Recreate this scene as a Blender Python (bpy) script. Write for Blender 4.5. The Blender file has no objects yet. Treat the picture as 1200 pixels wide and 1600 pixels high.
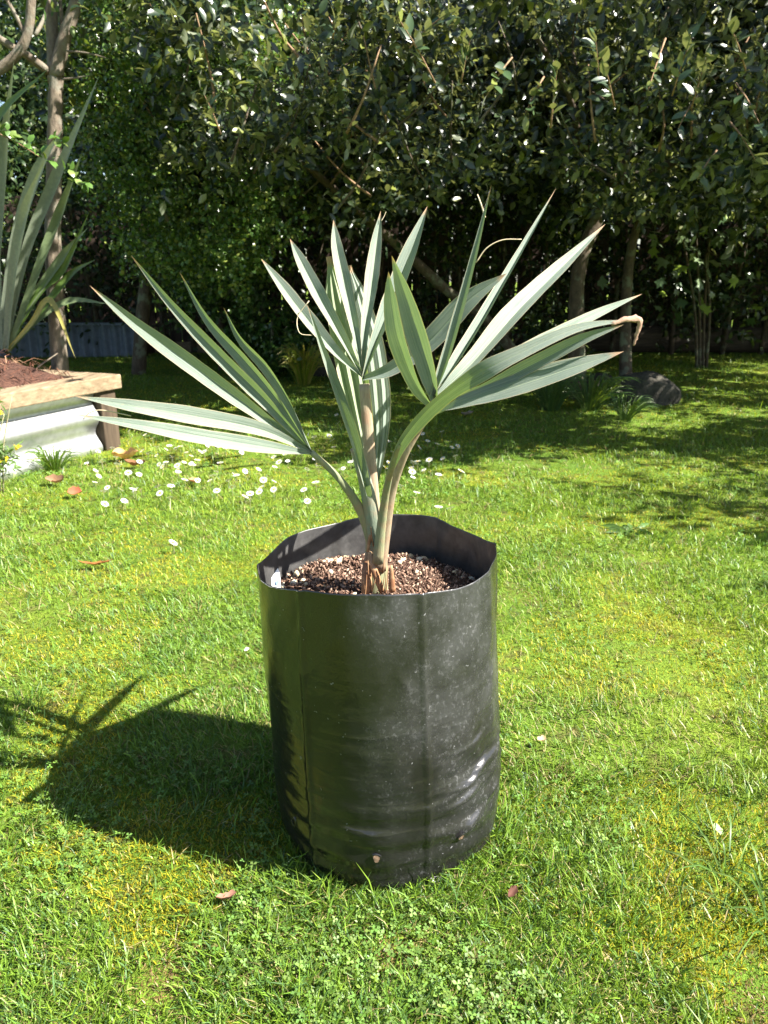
import bpy, math, random
import numpy as np
from mathutils import Vector, Matrix, Euler
R = math.radians
random.seed(7)
rng = np.random.default_rng(7)
scene = bpy.context.scene
col = scene.collection

# ------------------------------------------------------------------ camera, sky, sun, exposure
CAM_H, PITCH, FPX = 0.92, R(18.0), 1150.0
cam_d = bpy.data.cameras.new('camera')
cam_d.sensor_fit = 'VERTICAL'; cam_d.sensor_height = 36.0; cam_d.lens = 36.0 * FPX / 1600.0
cam_d.clip_start = 0.02; cam_d.clip_end = 500
cam = bpy.data.objects.new('camera', cam_d); col.objects.link(cam)
cam.location = (0, 0, CAM_H); cam.rotation_euler = (R(90) - PITCH, 0, 0)
cam_d.dof.use_dof = True; cam_d.dof.focus_distance = 1.12; cam_d.dof.aperture_fstop = 11
scene.camera = cam

SUN_DIR = Vector((0.47, -0.145, 0.50)).normalized()
w = bpy.data.worlds.new('World'); scene.world = w; w.use_nodes = True
wn = w.node_tree; bg = wn.nodes['Background']
sky = wn.nodes.new('ShaderNodeTexSky'); sky.sky_type = 'NISHITA'; sky.sun_disc = False
sky.sun_elevation = math.asin(SUN_DIR.z); sky.sun_rotation = math.atan2(SUN_DIR.x, SUN_DIR.y)
wn.links.new(sky.outputs[0], bg.inputs[0]); bg.inputs[1].default_value = 0.05
sl = bpy.data.lights.new('sun', 'SUN'); sl.energy = 5.0; sl.angle = R(0.5); sl.color = (1.0, 0.95, 0.86)
sun = bpy.data.objects.new('sun', sl); col.objects.link(sun)
sun.rotation_euler = (-SUN_DIR).to_track_quat('-Z', 'Y').to_euler(); sun.location = (4, -1, 5)
vs = scene.view_settings
vs.view_transform = 'Standard'; vs.look = 'None'; vs.exposure = 2.18; vs.gamma = 1.0; vs.use_curve_mapping = False

# ------------------------------------------------------------------ survey helpers: where a sighted point stands in the garden
cp, sp = math.cos(PITCH), math.sin(PITCH)
def ray(x, y):
    u, v = (x - 600) / FPX, (y - 800) / FPX
    return Vector((u, cp - v * sp, -sp - v * cp))
def at(x, y, Y):
    d = ray(x, y); t = Y / d.y
    return Vector((d.x * t, Y, CAM_H + d.z * t))
def gp(x, y):
    d = ray(x, y); t = -CAM_H / d.z
    return Vector((d.x * t, d.y * t, 0))

# ------------------------------------------------------------------ object helpers
def tag(o, label=None, cat=None, group=None, kind=None):
    if label: o['label'] = label
    if cat: o['category'] = cat
    if group: o['group'] = group
    if kind: o['kind'] = kind
    return o
def empty(name, loc, label, cat, group=None):
    o = bpy.data.objects.new(name, None); col.objects.link(o); o.location = loc
    o.empty_display_size = 0.05
    return tag(o, label, cat, group)
def link(name, me, parent=None, mat=None):
    if mat is not None and not me.materials: me.materials.append(mat)
    o = bpy.data.objects.new(name, me); col.objects.link(o)
    if parent is not None:
        o.parent = parent
        o.matrix_parent_inverse = Matrix.Translation(-world_loc(parent))
    return o
def world_loc(o):
    # every thing in this script is translated only at its root; parts carry world coordinates
    return o.location.copy() if o.parent is None else world_loc(o.parent)
def mesh(name, V, F, mat, parent=None, smooth=True, uv=None):
    me = bpy.data.meshes.new(name)
    me.from_pydata([tuple(v) for v in V], [], F); me.update()
    if smooth: me.polygons.foreach_set('use_smooth', [True] * len(me.polygons))
    if uv is not None:
        l = me.uv_layers.new(name='UVMap')
        idx = np.empty(len(me.loops), dtype=np.int32); me.loops.foreach_get('vertex_index', idx)
        l.data.foreach_set('uv', np.asarray(uv, dtype=np.float32)[idx].ravel())
    if parent is not None and parent.parent is not None:
        o = bpy.data.objects.new(name, me); col.objects.link(o); me.materials.append(mat)
        o.parent = parent
        return o
    return link(name, me, parent, mat)
def tri_mesh(name, V, T, C, mat, parent=None, smooth=False):
    """large triangle mesh from arrays with one colour for each vertex"""
    me = bpy.data.meshes.new(name)
    V = np.asarray(V, dtype=np.float32); T = np.asarray(T, dtype=np.int32)
    me.vertices.add(len(V)); me.vertices.foreach_set('co', V.ravel())
    me.loops.add(T.size); me.loops.foreach_set('vertex_index', T.ravel())
    me.polygons.add(len(T)); me.polygons.foreach_set('loop_start', np.arange(0, T.size, 3, dtype=np.int32))
    me.polygons.foreach_set('loop_total', np.full(len(T), 3, dtype=np.int32))
    if smooth: me.polygons.foreach_set('use_smooth', np.ones(len(T), dtype=bool))
    me.update(calc_edges=True)
    if C is not None:
        a = me.color_attributes.new('Col', 'FLOAT_COLOR', 'POINT')
        C4 = np.ones((len(V), 4), dtype=np.float32); C4[:, :3] = C
        a.data.foreach_set('color', C4.ravel())
    return link(name, me, parent, mat)
def catmull(P, n):
    P = [Vector(p) for p in P]
    P = [P[0] * 2 - P[1]] + P + [P[-1] * 2 - P[-2]]
    out = []; segs = len(P) - 3
    for i in range(n):
        s = i / (n - 1) * segs; k = min(int(s), segs - 1); t = s - k
        a, b, c, d = P[k:k + 4]
        out.append(0.5 * ((2 * b) + (c - a) * t + (2 * a - 5 * b + 4 * c - d) * t * t + (3 * b - a - 3 * c + d) * t ** 3))
    return out
def tube_geo(P, rad, sides=8, n=None, flat=1.0, rough=0.0, ref=Vector((0, -1, 0.2))):
    n = n or len(P) * 3
    C = catmull(P, n); rr = np.interp(np.linspace(0, 1, n), np.linspace(0, 1, len(rad)), rad)
    V, F, UV = [], [], []
    for i, c in enumerate(C):
        t = (C[min(i + 1, n - 1)] - C[max(i - 1, 0)]).normalized()
        s = t.cross(ref)
        if s.length < 1e-3: s = t.cross(Vector((1, 0, 0)))
        s.normalize(); b = s.cross(t)
        for k in range(sides):
            a = 2 * math.pi * k / sides
            r = rr[i] * (1 + rough * random.uniform(-1, 1))
            V.append(c + s * math.cos(a) * r + b * math.sin(a) * r * flat); UV.append((k / sides, i / (n - 1)))
    for i in range(n - 1):
        for k in range(sides):
            k2 = (k + 1) % sides
            F.append((i * sides + k, i * sides + k2, (i + 1) * sides + k2, (i + 1) * sides + k))
    F.append(tuple(range(sides))[::-1]); F.append(tuple((n - 1) * sides + k for k in range(sides)))
    return V, F, UV
def tube(name, P, rad, mat, parent=None, **kw):
    V, F, UV = tube_geo(P, rad, **kw)
    return mesh(name, V, F, mat, parent, True, UV)
def join_geo(parts):
    V, F, UV = [], [], []
    for v, f, u in parts:
        b = len(V); V += v; UV += u; F += [tuple(i + b for i in q) for q in f]
    return V, F, UV
def box_geo(x0, x1, y0, y1, z0, z1, bev=0.0):
    V = [Vector(p) for p in ((x0,y0,z0),(x1,y0,z0),(x1,y1,z0),(x0,y1,z0),(x0,y0,z1),(x1,y0,z1),(x1,y1,z1),(x0,y1,z1))]
    F = [(3,2,1,0),(4,5,6,7),(0,1,5,4),(1,2,6,5),(2,3,7,6),(3,0,4,7)]
    return V, F
class Noise2:
    def __init__(s, seed, n=256): s.g = np.random.default_rng(seed).random((n, n)); s.n = n
    def __call__(s, x, y):
        x = np.asarray(x, float); y = np.asarray(y, float)
        xi = np.floor(x).astype(int); yi = np.floor(y).astype(int); fx = x - xi; fy = y - yi
        fx = fx * fx * (3 - 2 * fx); fy = fy * fy * (3 - 2 * fy); n = s.n
        a = s.g[xi % n, yi % n]; b = s.g[(xi + 1) % n, yi % n]; c = s.g[xi % n, (yi + 1) % n]; d = s.g[(xi + 1) % n, (yi + 1) % n]
        return (a * (1 - fx) + b * fx) * (1 - fy) + (c * (1 - fx) + d * fx) * fy
    def f(s, x, y, o=3):
        t = 0; a = 1; m = 0
        for k in range(o): t = t + a * s(x * 2 ** k + 17 * k, y * 2 ** k + 31 * k); m += a; a *= .5
        return t / m
nzA, nzB, nzC, nzD = Noise2(1), Noise2(2), Noise2(3), Noise2(4)

# ------------------------------------------------------------------ materials
def newmat(name):
    m = bpy.data.materials.new(name); m.use_nodes = True
    nt = m.node_tree; b = nt.nodes['Principled BSDF']
    return m, nt, b
def nd(nt, t, **kw):
    n = nt.nodes.new('ShaderNode' + t)
    for k, v in kw.items():
        if k.startswith('i_'):
            n.inputs[k[2:].replace('_', ' ')].default_value = v
        else: setattr(n, k, v)
    return n
def ramp(nt, src, stops):
    r = nt.nodes.new('ShaderNodeValToRGB'); e = r.color_ramp.elements
    while len(e) < len(stops): e.new(0.5)
    for q, (p, c) in zip(e, stops): q.position = p; q.color = (*c, 1) if len(c) == 3 else c
    nt.links.new(src, r.inputs[0]); return r.outputs[0]
def mixc(nt, fac, a, b, mode='MIX'):
    m = nt.nodes.new('ShaderNodeMix'); m.data_type = 'RGBA'; m.blend_type = mode
    for k, v in (('Factor', fac), ('A', a), ('B', b)):
        i = [s for s in m.inputs if s.name == k and (s.type == 'RGBA' or (k == 'Factor' and s.type == 'VALUE'))][0]
        if hasattr(v, 'links'): nt.links.new(v, i)
        else: i.default_value = (*v, 1) if isinstance(v, tuple) and len(v) == 3 else v
    return [s for s in m.outputs if s.type == 'RGBA'][0]
def math_n(nt, op, a, b=0.0, clamp=False):
    m = nt.nodes.new('ShaderNodeMath'); m.operation = op; m.use_clamp = clamp
    for i, v in enumerate((a, b)):
        if hasattr(v, 'links'): nt.links.new(v, m.inputs[i])
        else: m.inputs[i].default_value = v
    return m.outputs[0]
def coords(nt, kind='Object', scale=(1, 1, 1)):
    tc = nt.nodes.new('ShaderNodeTexCoord'); mp = nt.nodes.new('ShaderNodeMapping')
    mp.inputs['Scale'].default_value = scale; nt.links.new(tc.outputs[kind], mp.inputs[0]); return mp.outputs[0]
def noise(nt, vec, scale, detail=4, rough=.55):
    n = nt.nodes.new('ShaderNodeTexNoise'); n.inputs['Scale'].default_value = scale
    n.inputs['Detail'].default_value = detail; n.inputs['Roughness'].default_value = rough
    nt.links.new(vec, n.inputs['Vector']); return n.outputs[0]
def bump(nt, b, h, strength, dist=0.01):
    n = nt.nodes.new('ShaderNodeBump'); n.inputs['Strength'].default_value = strength; n.inputs['Distance'].default_value = dist
    nt.links.new(h, n.inputs['Height']); nt.links.new(n.outputs[0], b.inputs['Normal'])
def leaf_mat(name, trans=0.3, rough=0.4, spec=0.5, under=None, tint=(1.3, 1.25, .5)):
    """thin leaf: vertex colour, a paler underside where the species has one, some light passing through"""
    m, nt, b = newmat(name)
    vc = nd(nt, 'VertexColor', layer_name='Col')
    c = vc.outputs[0]
    v = coords(nt, 'Object'); nz = noise(nt, v, 60, 2)
    c = mixc(nt, 0.35, c, ramp(nt, nz, [(.3, (.6, .6, .6)), (.7, (1.3, 1.3, 1.2))]), 'MULTIPLY')
    if under:
        g = nd(nt, 'NewGeometry'); c = mixc(nt, g.outputs['Backfacing'], c, under)
    nt.links.new(c, b.inputs['Base Color']); b.inputs['Roughness'].default_value = rough
    b.inputs['Specular IOR Level'].default_value = spec
    t = nd(nt, 'BsdfTranslucent'); tc = mixc(nt, 1.0, c, tint, 'MULTIPLY'); nt.links.new(tc, t.inputs[0])
    ms = nd(nt, 'MixShader'); ms.inputs[0].default_value = trans
    nt.links.new(b.outputs[0], ms.inputs[1]); nt.links.new(t.outputs[0], ms.inputs[2])
    nt.links.new(ms.outputs[0], nt.nodes['Material Output'].inputs[0])
    return m
def simple(name, c1, c2, scale, rough=.8, bmp=.4, bdist=.005, stretch=(1, 1, 1), detail=5, spec=.3):
    m, nt, b = newmat(name); v = coords(nt, 'Object', stretch); n = noise(nt, v, scale, detail, .65)
    nt.links.new(ramp(nt, n, [(.32, c1), (.68, c2)]), b.inputs['Base Color'])
    b.inputs['Roughness'].default_value = rough; b.inputs['Specular IOR Level'].default_value = spec
    if bmp: bump(nt, b, n, bmp, bdist)
    return m

def make_bag_mat():
    m, nt, b = newmat('black_polythene')
    v = coords(nt, 'Object')
    sx = nd(nt, 'SeparateXYZ'); nt.links.new(v, sx.inputs[0])
    # dried splash rings, specks and dusty film
    def rings(scale, r0, wdt, keep):
        vo = nd(nt, 'TexVoronoi', feature='F1'); vo.inputs['Scale'].default_value = scale
        nt.links.new(warp, vo.inputs['Vector'])
        d = math_n(nt, 'ABSOLUTE', math_n(nt, 'SUBTRACT', vo.outputs['Distance'], r0))
        ring = math_n(nt, 'SUBTRACT', 1.0, math_n(nt, 'DIVIDE', d, wdt), True)
        s = nd(nt, 'SeparateColor'); nt.links.new(vo.outputs['Color'], s.inputs[0])
        return math_n(nt, 'MULTIPLY', ring, math_n(nt, 'GREATER_THAN', s.outputs[0], keep))
    wz = nd(nt, 'TexNoise'); wz.inputs['Scale'].default_value = 70; nt.links.new(v, wz.inputs['Vector'])
    warp_m = nd(nt, 'VectorMath', operation='MULTIPLY_ADD'); nt.links.new(wz.outputs['Color'], warp_m.inputs[0])
    warp_m.inputs[1].default_value = (.03, .03, .03); nt.links.new(v, warp_m.inputs[2]); warp = warp_m.outputs[0]
    film = noise(nt, v, 9, 5, .6); fine = noise(nt, v, 160, 3, .7); streak = noise(nt, coords(nt, 'Object', (1, 1, .8)), 150, 5, .75)
    filmr = ramp(nt, film, [(.36, (0, 0, 0)), (.72, (1, 1, 1))])
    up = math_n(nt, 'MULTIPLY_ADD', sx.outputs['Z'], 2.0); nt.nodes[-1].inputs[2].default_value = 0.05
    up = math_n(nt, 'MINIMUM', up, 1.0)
    r1 = rings(46, .3, .06, .82); r2 = rings(110, .3, .14, .62)
    vo2 = nd(nt, 'TexVoronoi', feature='F1'); vo2.inputs['Scale'].default_value = 170; nt.links.new(warp, vo2.inputs['Vector'])
    sc2 = nd(nt, 'SeparateColor'); nt.links.new(vo2.outputs['Color'], sc2.inputs[0])
    speck = math_n(nt, 'MULTIPLY', math_n(nt, 'LESS_THAN', vo2.outputs['Distance'], .22), math_n(nt, 'GREATER_THAN', sc2.outputs[1], .965))
    mk = math_n(nt, 'ADD', math_n(nt, 'MULTIPLY', r1, .3), math_n(nt, 'MULTIPLY', r2, .35), True)
    mk = math_n(nt, 'MULTIPLY', mk, math_n(nt, 'MULTIPLY', filmr, up))
    mk = math_n(nt, 'MULTIPLY', mk, ramp(nt, fine, [(.35, (0, 0, 0)), (.6, (1, 1, 1))]))
    scr = ramp(nt, streak, [(.55, (0, 0, 0)), (.72, (1, 1, 1))])
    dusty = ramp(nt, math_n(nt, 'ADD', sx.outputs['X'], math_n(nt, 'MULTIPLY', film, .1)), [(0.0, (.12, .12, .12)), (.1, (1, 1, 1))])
    mk = math_n(nt, 'ADD', mk, math_n(nt, 'MULTIPLY', scr, math_n(nt, 'MULTIPLY', filmr, .5)), True)
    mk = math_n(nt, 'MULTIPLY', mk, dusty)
    mk = math_n(nt, 'ADD', mk, math_n(nt, 'MULTIPLY', speck, .5), True)
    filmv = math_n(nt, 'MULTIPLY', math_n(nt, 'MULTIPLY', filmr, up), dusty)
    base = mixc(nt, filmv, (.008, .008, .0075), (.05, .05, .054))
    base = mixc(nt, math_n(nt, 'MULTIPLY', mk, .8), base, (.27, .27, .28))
    nt.links.new(base, b.inputs['Base Color'])
    rg = math_n(nt, 'ADD', math_n(nt, 'MULTIPLY', filmv, .2), math_n(nt, 'ADD', .2, math_n(nt, 'MULTIPLY', mk, .4)), True)
    nt.links.new(rg, b.inputs['Roughness']); b.inputs['Specular IOR Level'].default_value = .62
    h = math_n(nt, 'ADD', math_n(nt, 'MULTIPLY', noise(nt, v, 22, 4), 1.0), math_n(nt, 'MULTIPLY', fine, .06))
    # sharp crumple creases, running slantwise round the lower half
    cv = nd(nt, 'Mapping'); cv.inputs['Rotation'].default_value = (.35, -.30, 0); cv.inputs['Scale'].default_value = (.45, .45, 2.4)
    nt.links.new(v, cv.inputs[0]); cn = noise(nt, cv.outputs[0], 10, 2.5, .5)
    ridge = math_n(nt, 'SUBTRACT', 1.0, math_n(nt, 'MULTIPLY', math_n(nt, 'ABSOLUTE', math_n(nt, 'SUBTRACT', cn, .5)), 7.0), True)
    lowm = ramp(nt, sx.outputs['Z'], [(.05, (.35, .35, .35)), (.14, (1, 1, 1)), (.26, (.7, .7, .7)), (.42, (.06, .06, .06))])
    h = math_n(nt, 'ADD', h, math_n(nt, 'MULTIPLY', math_n(nt, 'MULTIPLY', ridge, lowm), .5))
    bump(nt, b, h, .35, .006)
    return m

def make_palm_mat(name, old=False):
    m, nt, b = newmat(name)
    uvn = nd(nt, 'UVMap', uv_map='UVMap'); s = nd(nt, 'SeparateXYZ'); nt.links.new(uvn.outputs[0], s.inputs[0])
    u, v = s.outputs[0], s.outputs[1]
    au = math_n(nt, 'ABSOLUTE', math_n(nt, 'SUBTRACT', math_n(nt, 'MULTIPLY', u, 2), 1))
    st = nd(nt, 'Mapping'); st.inputs['Scale'].default_value = (26, 1.3, 1); nt.links.new(uvn.outputs[0], st.inputs[0])
    ob = nd(nt, 'ObjectInfo'); ofs = nd(nt, 'VectorMath', operation='ADD'); nt.links.new(st.outputs[0], ofs.inputs[0])
    cx = nd(nt, 'CombineXYZ'); nt.links.new(math_n(nt, 'MULTIPLY', ob.outputs['Random'], 50), cx.inputs[0])
    nt.links.new(math_n(nt, 'MULTIPLY', ob.outputs['Random'], 50), cx.inputs[2]); nt.links.new(cx.outputs[0], ofs.inputs[1])
    lines = noise(nt, ofs.outputs[0], 1.0, 3, .6)
    wax = noise(nt, coords(nt, 'Object'), 26, 4, .6)
    c = ramp(nt, lines, [(.25, (.115, .155, .125)), (.5, (.185, .225, .188)), (.8, (.265, .295, .245))])
    if old: c = ramp(nt, lines, [(.25, (.20, .26, .13)), (.5, (.27, .32, .20)), (.8, (.38, .39, .26))])
    c = mixc(nt, 0.5, c, ramp(nt, wax, [(.3, (.78, .86, .84)), (.7, (1.14, 1.1, 1.08))]), 'MULTIPLY')
    spots = noise(nt, coords(nt, 'Object'), 330, 2, .5); scar = noise(nt, ofs.outputs[0], 3.0, 4, .7)
    c = mixc(nt, math_n(nt, 'MULTIPLY', ramp(nt, spots, [(.66, (0, 0, 0)), (.74, (1, 1, 1))]), .6), c, (.30, .27, .17))
    c = mixc(nt, math_n(nt, 'MULTIPLY', ramp(nt, scar, [(.62, (0, 0, 0)), (.72, (1, 1, 1))]), .45), c, (.42, .43, .36))
    # cream fibrous margin, faint midrib, dry tip
    c = mixc(nt, ramp(nt, au, [(.90, (0, 0, 0)), (.97, (1, 1, 1))]), c, (.36, .32, .22))
    c = mixc(nt, math_n(nt, 'MULTIPLY', math_n(nt, 'LESS_THAN', au, .035), .5), c, (.36, .42, .28))
    tipn = math_n(nt, 'ADD', v, math_n(nt, 'MULTIPLY', math_n(nt, 'SUBTRACT', lines, .5), .1))
    c = mixc(nt, ramp(nt, tipn, [(.93, (0, 0, 0)), (.97, (1, 1, 1))]), c, (.42, .27, .17))
    nt.links.new(c, b.inputs['Base Color']); b.inputs['Roughness'].default_value = .58; b.inputs['Specular IOR Level'].default_value = .3
    bump(nt, b, lines, .6, .002)
    t = nd(nt, 'BsdfTranslucent'); nt.links.new(mixc(nt, 1.0, c, (1.0, 1.25, .36), 'MULTIPLY'), t.inputs[0])
    ms = nd(nt, 'MixShader'); ms.inputs[0].default_value = .25
    nt.links.new(b.outputs[0], ms.inputs[1]); nt.links.new(t.outputs[0], ms.inputs[2])
    nt.links.new(ms.outputs[0], nt.nodes['Material Output'].inputs[0])
    return m
def make_petiole_mat(name, c1, c2, fuzz):
    m, nt, b = newmat(name)
    v = coords(nt, 'Object', (1, 1, .12)); n = noise(nt, v, 240, 4, .7); n2 = noise(nt, coords(nt, 'Object'), 40, 4, .6)
    c = ramp(nt, n, [(.3, c1), (.7, c2)])
    c = mixc(nt, ramp(nt, n2, [(.45, (0, 0, 0)), (.7, (1, 1, 1))]), c, fuzz)
    nt.links.new(c, b.inputs['Base Color']); b.inputs['Roughness'].default_value = .65; bump(nt, b, n, .4, .002)
    return m
def make_lawn_mat():
    m, nt, b = newmat('lawn_soil')
    v = coords(nt, 'Object'); n = noise(nt, v, 1.7, 5, .6); f = noise(nt, v, 90, 4, .7); g = noise(nt, v, 14, 4, .6)
    c = ramp(nt, n, [(.35, (.09, .165, .02)), (.55, (.13, .20, .022)), (.7, (.19, .22, .024))])
    c = mixc(nt, ramp(nt, g, [(.5, (0, 0, 0)), (.75, (1, 1, 1))]), c, (.10, .075, .035))
    c = mixc(nt, .6, c, ramp(nt, f, [(.3, (.45, .45, .45)), (.7, (1.3, 1.3, 1.3))]), 'MULTIPLY')
    nt.links.new(c, b.inputs['Base Color']); b.inputs['Roughness'].default_value = .95; b.inputs['Specular IOR Level'].default_value = .1
    bump(nt, b, f, 1.0, .015)
    return m
def make_zinc():
    m, nt, b = newmat('galvanised_iron')
    v = coords(nt, 'Object'); n = noise(nt, v, 30, 4)
    nt.links.new(ramp(nt, n, [(.3, (.46, .47, .48)), (.7, (.62, .63, .64))]), b.inputs['Base Color'])
    b.inputs['Metallic'].default_value = .85; b.inputs['Roughness'].default_value = .34
    bump(nt, b, n, .1, .003)
    return m
def make_bark(name, c1, c2, lichen):
    m, nt, b = newmat(name)
    v = coords(nt, 'Object', (1, 1, .45)); n = noise(nt, v, 38, 6, .7); l = noise(nt, coords(nt, 'Object'), 9, 5, .6)
    c = ramp(nt, n, [(.3, c1), (.7, c2)])
    c = mixc(nt, ramp(nt, l, [(.52, (0, 0, 0)), (.62, (1, 1, 1))]), c, lichen)
    nt.links.new(c, b.inputs['Base Color']); b.inputs['Roughness'].default_value = .9; bump(nt, b, n, .8, .012)
    return m

M_bag = make_bag_mat()
M_palm = make_palm_mat('glaucous_palm_leaf'); M_palm_old = make_palm_mat('pleated_palm_leaf', True)
M_pet_green = make_petiole_mat('petiole_green', (.15, .17, .085), (.25, .26, .15), (.27, .19, .11))
M_pet_tan = make_petiole_mat('petiole_tan', (.21, .165, .105), (.33, .27, .18), (.27, .16, .10))
M_pet_gla = make_petiole_mat('petiole_glaucous', (.15, .19, .14), (.22, .255, .19), (.24, .19, .13))
M_sheath = make_petiole_mat('brown_sheath', (.16, .065, .03), (.33, .17, .08), (.40, .27, .15))
M_dry = simple('dry_palm_tip', (.22, .13, .09), (.42, .28, .2), 60, .8)
M_fibre = simple('palm_fibre', (.42, .34, .22), (.6, .5, .35), 60, .7, 0)
M_soil = simple('potting_mix', (.035, .019, .012), (.13, .075, .05), 120, .95, 1.0, .01)
M_chip = leaf_mat('mix_chips', 0.0, .9, .2)
M_grass = leaf_mat('grass_blade', .33, .42, .35, tint=(1.25, 1.2, .45))
M_clover = leaf_mat('clover_leaf', .3, .5, .35, tint=(1.2, 1.2, .5))
M_lawn = make_lawn_mat()
M_feijoa = leaf_mat('feijoa_leaf', .2, .3, .6, under=(.17, .19, .13))
M_small = leaf_mat('small_glossy_leaf', .3, .28, .5)
M_back = leaf_mat('back_hedge_leaf', .25, .4, .4)
M_flax = leaf_mat('flax_leaf', .18, .4, .4)
M_petal = leaf_mat('daisy_petal', .2, .7, .2, tint=(1, 1, 1))
M_dead = leaf_mat('dead_leaf', .15, .8, .2, tint=(1.1, .9, .6))
M_bark = make_bark('feijoa_bark', (.03, .021, .014), (.11, .078, .048), (.13, .14, .09))
M_bark2 = make_bark('pale_bark', (.075, .055, .04), (.2, .16, .115), (.17, .155, .12))
M_pale_twig = simple('twig_bark', (.13, .08, .045), (.3, .19, .11), 50, .85)
M_fence = simple('weathered_paling', (.035, .024, .019), (.11, .075, .058), 30, .9, .5, .006, (1, 1, .08))
M_timber = simple('treated_pine', (.12, .085, .05), (.27, .205, .13), 34, .85, .7, .004, (1.2, .18, 1.2))
M_timber_d = simple('dark_post', (.035, .024, .016), (.09, .065, .042), 26, .85, .5, .004, (1, 1, .1))
M_zinc = make_zinc()
M_blue = simple('blue_grey_steel', (.10, .13, .17), (.17, .20, .25), 12, .5, .1)
M_mulch = simple('mulch', (.03, .014, .01), (.13, .06, .04), 70, .95, 1.0, .02)
M_strand = leaf_mat('mulch_strands', 0.0, .85, .2)
M_rock = simple('garden_rock', (.025, .023, .018), (.085, .078, .062), 14, .9, .8, .03)
M_log = simple('edging_log', (.035, .026, .02), (.11, .085, .06), 22, .9, .7, .012, (.15, 1, 1))
M_white = simple('white_plastic', (.75, .76, .78), (.82, .82, .83), 30, .5, 0)
M_label_ink = simple('blue_label_print', (.16, .3, .5), (.25, .4, .6), 90, .6, 0)
M_bag_in = simple('dusty_polythene_inside', (.03, .03, .03), (.075, .073, .072), 40, .42, .2, .004, spec=.5)
M_hole = simple('hole_soil', (.10, .06, .035), (.3, .2, .13), 180, .95, .6)

# ------------------------------------------------------------------ the ground
def ground_h(x, y):
    b = (nzA.f(x * .5 + 40, y * .5 + 40, 3) - .5) * .05
    near = np.clip((np.hypot(np.asarray(x) - .0, np.asarray(y) - 1.08) - .25) / .5, 0, 1)
    return b * near
def build_ground():
    xs = np.concatenate([np.linspace(-60, -8, 14)[:-1], np.linspace(-8, 8, 110), np.linspace(8, 60, 14)[1:]])
    ys = np.concatenate([np.linspace(-60, -4, 14)[:-1], np.linspace(-4, 12, 110), np.linspace(12, 80, 14)[1:]])
    X, Y = np.meshgrid(xs, ys); Z = ground_h(X, Y)
    nx, ny = len(xs), len(ys)
    V = np.stack([X.ravel(), Y.ravel(), Z.ravel()], 1)
    F = [(j * nx + i, j * nx + i + 1, (j + 1) * nx + i + 1, (j + 1) * nx + i) for j in range(ny - 1) for i in range(nx - 1)]
    o = mesh('lawn', V, F, M_lawn); tag(o, kind='structure')
build_ground()

BX, BY = -0.004, 1.08                                     # the planter bag stands here
BED_C = Vector((-1.50, 3.98, 0)); BED_A = Vector((-.40, -.915, 0)).normalized(); BED_B = Vector((-.915, .40, 0)).normalized()
def in_bed(x, y, m=0.0):
    dx, dy = x - BED_C.x, y - BED_C.y
    a = dx * BED_A.x + dy * BED_A.y; b = dx * BED_B.x + dy * BED_B.y
    return (a > -.02 - m) & (a < 3.2) & (b > -.0 - m) & (b < 1.7)

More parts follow.
